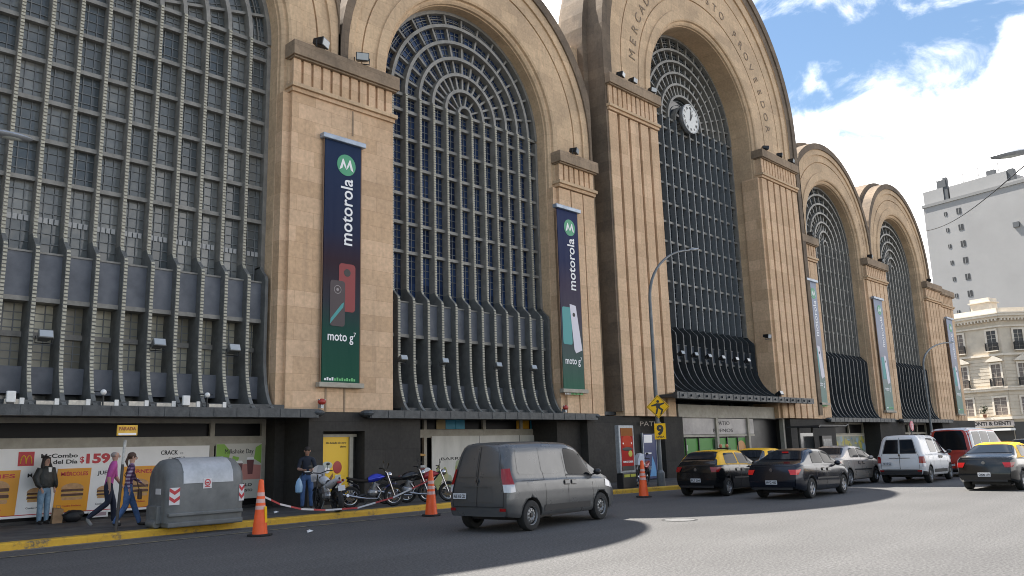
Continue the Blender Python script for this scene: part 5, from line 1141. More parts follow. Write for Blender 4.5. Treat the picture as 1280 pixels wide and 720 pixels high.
    mb = MB(); s.rear(-.98, .98, .36, .60, .03, mb=mb, nx=14, ny=4); mb.build('rear_bumper', body, t, smooth=True)
    mb = MB(); s.rear(-.9, .9, .29, .38, .02, mb=mb, nx=10); mb.build('bumper_lip', TRIM, t)
    plate(s, t, .46 if kind != 'sedan' else .44, .36, .0, txt=txt)
    mb = MB(); s.rear(-.86, .86, .955 if kind == 'sedan' else .99, .965 if kind == 'sedan' else 1.0, .006, mb=mb); mb.build('boot_gap', BLACK, t)
    e = min(v[0] for v in s.rear(-.1, .1, .8, .9).v) - .008; mb = MB(); mb.lathe([(0, -.004), (.05, -.004), (.05, .01)], (e, 0, .86), 'x', 16); mb.build('badge', CHROME, t)
    if brake3: mb = MB(); c = s.pt(back[1] - .12 if back else .55, 1); mb.box(c.x - .03, c.x, -.1, .1, c.z + .01, c.z + .045); mb.build('high_brake_light', brake3, t)
    mirror(s, t, s.ax[1] - .58, .98 if kind != 'mpv' else 1.15, body if kind != 'mpv' else BLACK)
    wheels(s, t, rim)
    mb = MB(); mb.box(.5, s.L - .5, -.55, .55, .17, .3); mb.build('underbody', BLACK, t)
    return t, s
BLK = paint('taxi black paint', (.008, .009, .010), .2, .15); YEL_T = mat('taxi yellow paint', (.85, .46, .01), .5, spec=.25); NAVY = paint('dark blue black paint', (.010, .014, .024), .5, .18)
SILV = paint('champagne silver paint', (.42, .38, .34), .4, .3); WHT = paint('white van paint', (.62, .62, .62), .0, .3); REDP = paint('bus red paint', (.38, .03, .015), .1, .3)
TG = 'black and yellow taxis'
car((23.85, 14.85, 0), R_(3), 'black taxi hatchback with a yellow roof, nearest the kerb behind the dark saloon', 'hatch', BLK, YEL_T, cat='taxi', name='taxi', group=TG, txt='PLT 204')
car((27.2, 15.35, 0), R_(0), 'taxi mostly hidden behind the dark saloon, only its yellow roof showing', 'sedan', BLK, YEL_T, cat='taxi', name='taxi', group=TG)
car((23.35, 11.95, 0), R_(2), 'dark navy saloon with glowing brake lights, in the middle lane behind the yellow taxi', 'sedan', NAVY, NAVY, REDLIT, sides=None, txt='HVG 482', brake3=REDLIT)
car((30.3, 13.65, 0), R_(0), 'champagne silver saloon driving away between the dark saloon and the white van', 'sedan', SILV, SILV, REDLIT)
van((32.95, 11.6, 0), R_(3), 'small white van with two dark rear windows, in front of the red minibus', WHT, H=1.80, L=4.14, rearwin=True, sidewin=True, plastic=True, lit=REDL, zt=(.62, 1.0))
car((38.6, 11.5, 0), R_(-3), 'red minibus with white pillars and roof, beyond the white van', 'mpv', REDP, WHT, cat='minibus', name='minibus', rim=STEELRIM)
car((28.95, 7.7, 0), R_(-1), 'black taxi saloon with a yellow roof at the right edge of the photo', 'sedan', BLK, YEL_T, REDL, cat='taxi', name='taxi', group=TG, txt='OKM 119')
PUR = paint('dark purple paint', (.05, .012, .03), .4, .2)
car((49.5, 11.3, 0), R_(0), 'dark purple car far ahead, above the roof of the right hand taxi', 'hatch', PUR, PUR)
car((38.2, 7.4, 0), R_(0), 'dark car cut off by the right edge of the photo, ahead of the taxi', 'hatch', paint('graphite paint', (.03, .035, .04), .5, .2), MATS['graphite paint'])
# taxi roof sign people-like lamps on the nearer taxi
t_ = thing('roof_light', (25.9, 14.95, 1.48), 'small pale taxi light with two orange tips on the nearer taxi roof', 'light'); mb = MB(); mb.box(-.08, .08, -.22, .22, 0, .05); mb.build('bar', BLACK, t_, bevel=.01)
for yy in (-.12, .12): mb = MB(); mb.ell((0, yy, .11), .05, .06, .07, 10, 8); mb.build('lamp', mat('dull orange lamp', (.5, .2, .1), .4), t_, smooth=True)
# ---------------------------------------------------------------- motorbikes
def motorbike(loc, rz, label, tank, kind='street', lean=8, group='motorbikes parked in a row on the pavement', screen=None, tail=None, frame=None, cat='motorbike', name='motorbike', rimc=None):
    t = thing(name, loc, label, cat, rz, group); t.rotation_euler = (R_(lean), 0, rz)
    rimc = rimc or CHROME; xr, xf = -.64, .66; R = .305
    for nm, x in (('rear_wheel', xr), ('front_wheel', xf)):
        mb = MB(); w_ = .055 if kind != 'sport' else (.085 if x < 0 else .06)
        mb.lathe([(R - .085, -w_ * .7), (R - .03, -w_), (R, -w_ * .4), (R + .006, 0), (R, w_ * .4), (R - .03, w_), (R - .085, w_ * .7), (R - .085, -w_ * .7)], (0, 0, 0), 'y', 30); wh = mb.build(nm, RUBBER, t, smooth=True, loc=(x, 0, R))
        mb = MB(); mb.lathe([(R - .085, -.03), (R - .105, -.025), (R - .105, .025), (R - .085, .03)], (0, 0, 0), 'y', 30)
        for k in range(5 if kind == 'sport' else 9):
            a = 2 * PI * k / (5 if kind == 'sport' else 9); mb.tube([(.03 * math.cos(a), 0, .03 * math.sin(a)), ((R - .1) * math.cos(a + .15), 0, (R - .1) * math.sin(a + .15))], .014 if kind != 'sport' else .02, 5)
        mb.lathe([(0, -.06), (.05, -.06), (.05, .06), (0, .06)], (0, 0, 0), 'y', 12); mb.lathe([(.06, -.045), (.13, -.045), (.13, -.04), (.06, -.04)], (0, 0, 0), 'y', 20); mb.build('rim', rimc, wh)
    fc = frame or BLACK
    mb = MB()
    for sy in (-.07, .07): mb.tube([(xf, sy, R), (xf - .16, sy, .72), (xf - .27, sy, 1.0)], [.022, .026, .024], 8)
    mb.build('front_fork', CHROME, t, smooth=True)
    mb = MB(); mb.tube([(xf - .25, 0, .92), (.15, 0, .60), (.1, 0, .33), (-.35, 0, .33), (-.42, 0, .62), (-.75, 0, .78)], .028, 8); mb.tube([(xf - .25, 0, .92), (-.1, 0, .74), (-.45, 0, .68)], .028, 8)
    for sy in (-.08, .08): mb.tube([(xr, sy, R), (-.2, sy, .36)], .022, 6)
    mb.build('frame', fc, t)
    mb = MB(); g = []
    for i in range(9):
        u = i / 8; x = lerp(-.14, .36, u); h = .13 * math.sin(PI * min(1, .12 + u * .95)) ** .6 + .02; w_ = .13 * math.sin(PI * (.15 + .75 * u)) ** .7; zc = lerp(.76, .86, u)
        g.append([(x, w_ * math.cos(2 * PI * k / 14), zc + h * math.sin(2 * PI * k / 14) * (1 if math.sin(2 * PI * k / 14) > 0 else .6)) for k in range(15)])
    mb.loft(g); mb.build('fuel_tank', tank, t, smooth=True)
    mb = MB(); mb.loft([[(x, -.12 * w_, z), (x, -.13 * w_, z + .04), (x, 0, z + .075), (x, .13 * w_, z + .04), (x, .12 * w_, z), (x, -.12 * w_, z)] for x, w_, z in ((-.14, .7, .74), (-.3, 1.0, .73), (-.5, 1.0, .76), (-.72, .8, .80), (-.76, .4, .82))]); mb.build('seat', BLACK, t, smooth=True)
    mb = MB(); mb.ell((.02, 0, .42), .17, .13, .13, 14, 8); mb.tube([(.02, 0, .45), (.1, 0, .68)], .095, 10); 
    for k in range(5): mb.lathe([(0, 0), (.12, 0), (.12, .012), (0, .012)], (.035 + .016 * k, 0, .5 + .035 * k), 'z', 14)
    mb.build('engine', mat('engine alloy', (.30, .30, .31), .4, metal=.7, var=.25, vs=20), t)
    mb = MB(); mb.tube([(.12, -.1, .6), (.24, -.12, .45), (.14, -.13, .25), (-.2, -.15, .27), (-.4, -.16, .3), (-.95, -.18, .42)], [.022, .022, .022, .026, .042, .045], 10); mb.build('exhaust', CHROME, t, smooth=True)
    mb = MB(); mb.tube([(xf - .38, -.34, 1.06), (xf - .3, -.2, 1.07), (xf - .28, 0, 1.02), (xf - .3, .2, 1.07), (xf - .38, .34, 1.06)], .016, 8)
    for sy in (-1, 1): mb.tube([(xf - .3, sy * .2, 1.07), (xf - .26, sy * .26, 1.22)], .008, 5); mb.ell((xf - .26, sy * .27, 1.25), .015, .06, .04, 10, 6)
    mb.build('handlebar', BLACK, t)
    mb = MB(); mb.ell((xf - .16, 0, .90), .09, .10, .10, 14, 10); mb.build('headlamp', CHROME if kind != 'sport' else tank, t, smooth=True)
    mb = MB()
    for x, a0, a1 in ((xf, 40, 150), (xr, 30, 130)):
        g = [[(x + (R + .035) * math.cos(R_(a)), y, R + (R + .035) * math.sin(R_(a))) for y in (-.06, 0, .06)] for a in range(a0, a1 + 1, 10)]; mb.loft(g)
    mb.build('mudguard', tank if kind != 'sport' else BLACK, t, smooth=True)
    if screen:
        mb = MB(); mb.loft([[(xf - .10, -.20, .82), (xf + .02, 0, .80), (xf - .10, .20, .82)], [(xf - .12, -.22, 1.0), (xf - .02, 0, 1.02), (xf - .12, .22, 1.0)], [(xf - .26, -.15, 1.22), (xf - .2, 0, 1.26), (xf - .26, .15, 1.22)]]); mb.build('fairing', screen, t, smooth=True)
    if tail:
        mb = MB(); mb.loft([[(x, w_ * math.cos(2 * PI * k / 12), z + h * math.sin(2 * PI * k / 12)) for k in range(13)] for x, w_, z, h in ((-.1, .10, .72, .06), (-.35, .15, .72, .12), (-.6, .13, .80, .10), (-.85, .08, .88, .06), (-.9, .03, .9, .03))]); mb.build('tail_fairing', tail, t, smooth=True)
    mb = MB(); mb.box(-1.0, -.985, -.10, .10, .58, .72); mb.tube([(-.8, 0, .82), (-.98, 0, .66)], .018, 6); mb.build('number_plate', PLATE, t)
    mb = MB(); mb.ell((-.87, 0, .80), .04, .08, .035, 10, 6); mb.build('tail_lamp', REDL, t, smooth=True)
    mb = MB(); mb.tube([(-.05, .12, .3), (-.12, .30, .02 + .0)], .014, 6); mb.build('side_stand', STEEL, t)
    return t
WB = paint('white bike fairing', (.60, .60, .62), .1, .25); BLUEB = paint('royal blue bike paint', (.02, .035, .38), .4, .18); BLKB = paint('black bike paint', (.012, .012, .014), .2, .2); REDB = paint('red bike paint', (.30, .02, .03), .2, .25)
motorbike((13.2, 20.0, .155), R_(80), 'white and black sports motorbike seen from behind, nearest the first cone', WB, 'sport', tail=WB, screen=WB, rimc=BLACK, lean=-6)
motorbike((14.8, 20.2, .155), R_(-22), 'royal blue motorbike with a long chrome exhaust, centre of the parked row', BLUEB, lean=6)
motorbike((16.4, 20.6, .155), R_(-30), 'black motorbike with a white round front plate, between the blue one and the second cone', BLKB, lean=6, screen=None)
motorbike((17.0, 20.3, .155), R_(-40), 'dark red motorbike half hidden between the second cone and the grey van', REDB, lean=6)
t_ = thing('headlamp_plate', (16.95, 20.22, 1.08), 'white round number disc on the front of the black motorbike', 'disc', R_(-30)); mb = MB(); mb.lathe([(0, -.01), (.11, -.01), (.12, .02)], (0, 0, 0), 'y', 20); mb.build('disc', WHITE, t_)
sw = motorbike((27.0, 19.3, .155), R_(200), 'white and red scooter parked beside the lamp post, behind the third cone', WB, 'sport', tail=REDB, screen=WB, lean=-6, group=None, cat='scooter', name='scooter')
motorbike((47.2, 16.6, .155), R_(200), 'dark scooter parked at the far kerb left of the white van', BLKB, 'sport', screen=mat('pale blue fairing', (.3, .36, .5), .3), lean=-6, group=None, cat='scooter', name='scooter')
# ---------------------------------------------------------------- people
SKIN = mat('skin', (.42, .24, .17), .6); HAIR = mat('dark hair', (.018, .012, .010), .7); GREYH = mat('thinning grey hair', (.25, .21, .19), .8)
def person(loc, rz, label, J, mats, hair='short', hairm=None, scale=1.0, extras=None, bag=None):
    """J: joint name -> (x, y, z); the figure faces -y. mats: dict region -> material"""
    t = thing('person', loc, label, 'person', rz)
    seg = []; verts = []; rad = []; idx = {}
    def v(n, p, r): idx[n] = len(verts); verts.append(Vector(p) * scale); rad.append((r * scale) if not isinstance(r, tuple) else (r[0] * scale, r[1] * scale))
    def e(a, b, reg): seg.append((idx[a], idx[b], reg))
    g = J
    v('pelvis', g['pelvis'], (.155, .115)); v('waist', g['waist'], (.135, .10)); v('chest', g['chest'], (.165, .115)); v('shoulders', g['neck0'], (.10, .085)); v('neck', g['neck'], .052); v('headlow', g['headlow'], (.068, .075)); v('headmid', g['headmid'], (.078, .092)); v('headtop', g['headtop'], (.062, .075))
    e('pelvis', 'waist', 'top'); e('waist', 'chest', 'top'); e('chest', 'shoulders', 'top'); e('shoulders', 'neck', 'skin'); e('neck', 'headlow', 'skin'); e('headlow', 'headmid', 'skin'); e('headmid', 'headtop', 'skin')
    for s_ in ('L', 'R'):
        v('sh' + s_, g['sh' + s_], .078); v('el' + s_, g['el' + s_], .054); v('wr' + s_, g['wr' + s_], .034); v('pa' + s_, g['pa' + s_], (.034, .020))
        e('shoulders', 'sh' + s_, 'top'); e('sh' + s_, 'el' + s_, 'sleeve'); e('el' + s_, 'wr' + s_, 'fore'); e('wr' + s_, 'pa' + s_, 'skin')
        w_, p_ = Vector(g['wr' + s_]), Vector(g['pa' + s_]); d = (p_ - w_).normalized(); side = d.cross(Vector((0, 1, 0)))
        side = side.normalized() if side.length > .1 else Vector((1, 0, 0)); fwd = side.cross(d)
        for k, (o, L_) in enumerate(((-.026, .062), (-.009, .072), (.009, .068), (.025, .052))):
            a = p_ + side * o + d * .035; b_ = a + d * L_ * .55 + fwd * .006; c = b_ + d * L_ * .4 + fwd * .022
            v('f%d%s' % (k, s_), a, .0095); v('g%d%s' % (k, s_), b_, .0085); v('h%d%s' % (k, s_), c, .007); e('pa' + s_, 'f%d%s' % (k, s_), 'skin'); e('f%d%s' % (k, s_), 'g%d%s' % (k, s_), 'skin'); e('g%d%s' % (k, s_), 'h%d%s' % (k, s_), 'skin')
        sg = -1 if s_ == 'R' else 1; a = w_.lerp(p_, .5) + side * .03 * sg + fwd * .012; b_ = a + (d * .6 + side * .5 * sg + fwd * .5).normalized() * .045
        v('t0' + s_, a, .011); v('t1' + s_, b_, .009); e('wr' + s_, 't0' + s_, 'skin'); e('t0' + s_, 't1' + s_, 'skin')
        v('hip' + s_, g['hip' + s_], .108); v('kn' + s_, g['kn' + s_], .076); v('cf' + s_, Vector(g['kn' + s_]).lerp(Vector(g['an' + s_]), .3), .074); v('an' + s_, g['an' + s_], .060); v('he' + s_, g['he' + s_], (.042, .038)); v('to' + s_, g['to' + s_], (.042, .026))
        e('pelvis', 'hip' + s_, 'leg'); e('hip' + s_, 'kn' + s_, 'leg'); e('kn' + s_, 'cf' + s_, 'leg'); e('cf' + s_, 'an' + s_, 'leg'); e('an' + s_, 'he' + s_, 'shoe'); e('he' + s_, 'to' + s_, 'shoe')
    me = bpy.data.meshes.new('body'); me.from_pydata([tuple(q) for q in verts], [(a, b) for a, b, r in seg], []); o = bpy.data.objects.new('body', me); COL.objects.link(o)
    sk = o.modifiers.new('s', 'SKIN'); sk.branch_smoothing = .4; sk.use_smooth_shade = True
    for i, q in enumerate(me.skin_vertices[0].data): r = rad[i]; q.radius = r if isinstance(r, tuple) else (r, r); q.use_root = (i == 0)
    sb = o.modifiers.new('d', 'SUBSURF'); sb.levels = 1; sb.render_levels = 1
    bpy.context.view_layer.update(); dg = bpy.context.evaluated_depsgraph_get(); nm = bpy.data.meshes.new_from_object(o.evaluated_get(dg)); o.modifiers.clear(); o.data = nm
    keys = ['top', 'sleeve', 'fore', 'leg', 'shoe', 'skin']
    for k in keys: nm.materials.append(mats[k])
    while len(nm.materials) > 6: nm.materials.pop(index=0)
    for p in nm.polygons:
        c = p.center; best = None
        for a, b, r in seg:
            A, B = verts[a], verts[b]; ab = B - A; u = max(0, min(1, (c - A).dot(ab) / max(ab.length_squared, 1e-9))); q = A + ab * u
            ra = max(rad[a]) if isinstance(rad[a], tuple) else rad[a]; rb = max(rad[b]) if isinstance(rad[b], tuple) else rad[b]; d = (c - q).length / lerp(ra, rb, u)
            if best is None or d < best[0]: best = (d, r)
        if best[1] == 'top' and c.z < verts[idx['pelvis']].z - .02 * scale + (mats.get('hem', 0)): best = (0, 'leg')
        if best[1] == 'skin' and c.z < verts[idx['shoulders']].z + .045 * scale and c.z > verts[idx['chest']].z: best = (0, 'top')
        p.material_index = keys.index(best[1]); p.use_smooth = True
    o.parent = t
    H = Vector(g['headmid']) * scale; fd = Vector(g.get('face', (0, -1, 0))).normalized(); up = Vector((0, 0, 1)); rt = fd.cross(up).normalized()
    mb = MB()
    for sx in (-1, 1): mb.ell(H + fd * .082 * scale + rt * sx * .032 + up * .005, .012, .012, .009, 8, 6)
    mb.build('eyes', BLACK, t)
    mb = MB(); mb.ell(H + fd * .098 * scale - up * .025, .014, .016, .026, 8, 6)
    for sx in (-1, 1): mb.ell(H + rt * sx * .083 * scale - up * .01, .014, .02, .03, 8, 6)
    mb.build('nose_and_ears', SKIN, t, smooth=True)
    mb = MB(); mb.ell(H + fd * .088 * scale - up * .062, .024, .008, .008, 8, 6); mb.build('mouth', mat('lips', (.30, .09, .08), .5), t, smooth=True)
    mb = MB(); back = -fd
    if hair == 'long':
        mb.ell(H + back * .032 + up * .035, .092, .090, .090, 18, 10)
        for sx in (-1, 1): mb.tube([H + rt * sx * .075 + back * .0 + up * .06, H + rt * sx * .095 + back * .015 - up * .06, H + rt * sx * .115 + fd * .02 - up * .18, H + rt * sx * .105 + fd * .05 - up * .30], [.026, .034, .045, .02], 9)
        mb.tube([H + back * .06, H + back * .08 - up * .15, H + back * .09 - up * .3], [.075, .085, .03], 10)
    elif hair == 'tied':
        mb.ell(H + back * .02 + up * .03, .092, .10, .09, 18, 10); mb.tube([H + back * .09 + up * .02, H + back * .13 - up * .1, H + back * .1 - up * .22], [.03, .035, .012], 8)
    elif hair == 'bald':
        mb.ell(H + back * .03 - up * .0, .087, .085, .07, 18, 10)
    else:
        mb.ell(H + back * .016 + up * .035, .088, .10, .085, 18, 10)
    mb.build('hair', hairm or HAIR, t, smooth=True)
    if extras: extras(t)
    return t
def joints(lean=(0, 0), aL=None, aR=None, lL=None, lR=None, head=(0, 0), z=0, female=False, face=(0, -1, 0)):
    lx, ly = lean; w_ = .175 if not female else .155
    j = dict(pelvis=(0, 0, .93), waist=(lx * .25, ly * .25, 1.08), chest=(lx * .6, ly * .6, 1.27), neck0=(lx, ly, 1.415), neck=(lx * 1.05, ly * 1.1, 1.49), headlow=(lx * 1.1 + head[0] * .5, ly * 1.15 + head[1] * .5, 1.55), headmid=(lx * 1.15 + head[0], ly * 1.2 + head[1], 1.63), headtop=(lx * 1.2 + head[0] * 1.2, ly * 1.25 + head[1], 1.70))
    aL = aL or ((.05, .02, -.29), (.0, -.06, -.25)); aR = aR or ((-.05, .02, -.29), (.0, -.06, -.25))
    for s_, sg, a in (('L', 1, aL), ('R', -1, aR)):
        sh = Vector((lx + sg * w_, ly, 1.39)); el = sh + Vector(a[0]); wr = el + Vector(a[1]); d = (wr - el).normalized()
        j['sh' + s_], j['el' + s_], j['wr' + s_], j['pa' + s_] = sh, el, wr, wr + d * .055
    lL = lL or ((.0, .0), (0, 0), 0); lR = lR or ((0, 0), (0, 0), 0)
    for s_, sg, l in (('L', 1, lL), ('R', -1, lR)):
        (kx, ky), (ax, ay), h = l
        j['hip' + s_] = (sg * .095, 0, .87); kn = Vector((sg * .10 + kx, ky, .49 + h * .3)); an = Vector((sg * .105 + ax, ay, .10 + h)); j['kn' + s_] = kn; j['an' + s_] = an
        dd = Vector((0, -1, 0)) if h < .05 else Vector((0, -.6, -.8)); j['he' + s_] = an + Vector((0, .02, -.055)); j['to' + s_] = an + Vector((0, .02, -.06)) + dd * .17
    j['face'] = face; return j
DEN = mat('light blue denim', (.16, .25, .34), .8, var=.3, vs=9, bump=.3, bs=30); DEN2 = mat('mid blue denim', (.055, .11, .24), .8, var=.3, vs=9); NAVT = mat('navy trousers', (.012, .016, .035), .8, bump=.3, bs=14)
JKT = mat('black jacket', (.018, .020, .018), .55, bump=.9, bs=14); PINK = mat('magenta polo shirt', (.42, .07, .26), .8, var=.12, vs=6, bump=.4, bs=12); NAVS = mat('dark navy t-shirt', (.012, .016, .028), .85, bump=.4, bs=12)
SHOE = mat('dark shoes', (.02, .018, .017), .6); WSH = mat('white soled shoes', (.25, .24, .23), .6)
def plaid():
    m = bpy.data.materials.new('plaid shirt'); m.use_nodes = True; t = m.node_tree; b = t.nodes['Principled BSDF']; tcn = t.nodes.new('ShaderNodeTexCoord'); sp = t.nodes.new('ShaderNodeSeparateXYZ'); t.links.new(tcn.outputs['Object'], sp.inputs[0]); outs = []
    for i in (0, 2):
        a = t.nodes.new('ShaderNodeMath'); a.operation = 'MULTIPLY'; a.inputs[1].default_value = 75; t.links.new(sp.outputs[i], a.inputs[0]); s_ = t.nodes.new('ShaderNodeMath'); s_.operation = 'SINE'; t.links.new(a.outputs[0], s_.inputs[0]); outs.append(s_)
    mu = t.nodes.new('ShaderNodeMath'); mu.operation = 'ADD'; t.links.new(outs[0].outputs[0], mu.inputs[0]); t.links.new(outs[1].outputs[0], mu.inputs[1])
    r = t.nodes.new('ShaderNodeValToRGB'); e = r.color_ramp.elements; e[0].color = (.03, .012, .05, 1); e[0].position = .2; e[1].color = (.42, .36, .42, 1); e[1].position = .95; q = e.new(.6); q.color = (.13, .05, .12, 1)
    mr_ = t.nodes.new('ShaderNodeMapRange'); mr_.inputs['From Min'].default_value = -2; mr_.inputs['From Max'].default_value = 2; t.links.new(mu.outputs[0], mr_.inputs[0]); t.links.new(mr_.outputs[0], r.inputs[0]); t.links.new(r.outputs[0], b.inputs['Base Color']); b.inputs['Roughness'].default_value = .8; return m
PLAID = plaid()
def jacket_extra(t):
    mb = MB(); g = []
    for z, rx, ry in ((.92, .19, .14), (.98, .215, .16), (1.12, .21, .155), (1.26, .215, .15), (1.38, .19, .125), (1.44, .12, .09)):
        g.append([(rx * math.cos(2 * PI * k / 20), ry * math.sin(2 * PI * k / 20), z) for k in range(21)])
    mb.loft(g)
    for sg in (1, -1): mb.tube([(sg * .16, 0, 1.39), (sg * .25, .03, 1.17), (sg * .24, -.06, 1.0), (sg * .19, -.13, .93)], [.085, .09, .075, .06], 12)
    mb.build('jacket', JKT, t, smooth=True)
    mb = MB(); mb.prism([(-.035, 1.3), (.035, 1.3), (.05, 1.42), (-.05, 1.42)], -.150, -.13, 'y'); mb.build('undershirt', WHITE, t)
person((7.12, 23.75, .15), R_(22), 'long haired woman in a black puffy jacket and pale jeans standing against the burger poster', joints(female=True, aL=((.08, .02, -.26), (-.04, -.12, -.2)), aR=((-.08, .02, -.26), (.04, -.12, -.2))), dict(top=JKT, sleeve=JKT, fore=JKT, leg=DEN, shoe=SHOE, skin=SKIN), 'long', scale=.98, extras=jacket_extra)
person((7.95, 21.75, .15), R_(70), 'bald man in a magenta polo and navy trousers walking past the burger poster', joints(lean=(0, -.10), aL=((.05, -.05, -.28), (.0, -.14, -.2)), aR=((-.05, .1, -.27), (0, -.03, -.25)), lL=((0, -.14), (0, -.16), 0), lR=((0, -.02), (0, .38), .10), face=(0, -1, -.1)), dict(top=PINK, sleeve=PINK, fore=SKIN, leg=NAVT, shoe=WSH, skin=SKIN), 'bald', GREYH, scale=1.03)
def handbag(t):
    mb = MB(); mb.prism([(-.12, .62), (.12, .62), (.10, .86), (-.10, .86)], -.30, -.22, 'y'); mb.build('handbag', mat('brown handbag', (.09, .045, .025), .6), t, bevel=.02); mb = MB(); mb.tube([(.0, -.24, .86), (-.08, -.13, 1.2), (-.1, -.02, 1.44), (-.06, .1, 1.2), (.0, -.1, .86)], .012, 6); mb.build('bag_strap', mat('brown handbag'), t)
person((7.97, 20.55, .15), R_(75), 'person in a plaid shirt and blue jeans with a brown shoulder bag', joints(lean=(0, -.05), female=True, aL=((.06, -.08, -.26), (-.02, -.18, -.12)), aR=((-.05, .1, -.26), (0, -.05, -.24)), lL=((0, -.16), (0, -.30), 0), lR=((0, .04), (0, .26), .03)), dict(top=PLAID, sleeve=PLAID, fore=PLAID, leg=DEN2, shoe=SHOE, skin=SKIN, hem=-.06), 'tied', mat('brown hair', (.06, .03, .018), .7), scale=.99, extras=handbag)
def phone(t):
    mb = MB(); mb.box(-.09, .07, -.46, -.36, 1.055, 1.085); mb.build('white_package', WHITE, t, bevel=.01)
person((13.45, 21.55, .15), R_(-28), 'young man in a dark t-shirt looking down at something white in his hands', joints(lean=(0, -.03), aL=((.07, -.06, -.27), (-.12, -.24, -.02)), aR=((-.07, -.06, -.27), (.12, -.24, -.02)), head=(0, -.04), face=(-.2, -1, -.5), lL=((.03, .02), (.04, 0), 0)), dict(top=NAVS, sleeve=NAVS, fore=SKIN, leg=DEN2, shoe=SHOE, skin=mat('tan skin', (.30, .16, .10), .6)), 'short', scale=1.02, extras=phone)
t_ = thing('plastic_bag', (13.08, 21.35, .62), 'pale blue plastic bag hanging at the side of the young man in the dark t-shirt', 'bag'); mb = MB(); mb.loft([[(rx * math.cos(2 * PI * k / 12), ry * math.sin(2 * PI * k / 12), z) for k in range(13)] for z, rx, ry in ((0, .05, .03), (.03, .11, .06), (.2, .12, .07), (.33, .09, .04), (.42, .03, .01))]); mb.build('bag_body', mat('pale blue plastic', (.22, .38, .55), .3, bump=.5, bs=10), t_, smooth=True); mb = MB(); mb.tube([(.0, 0, .4), (.03, 0, .5), (.06, 0, .4)], .006, 5); mb.build('handle', mat('pale blue plastic'), t_)
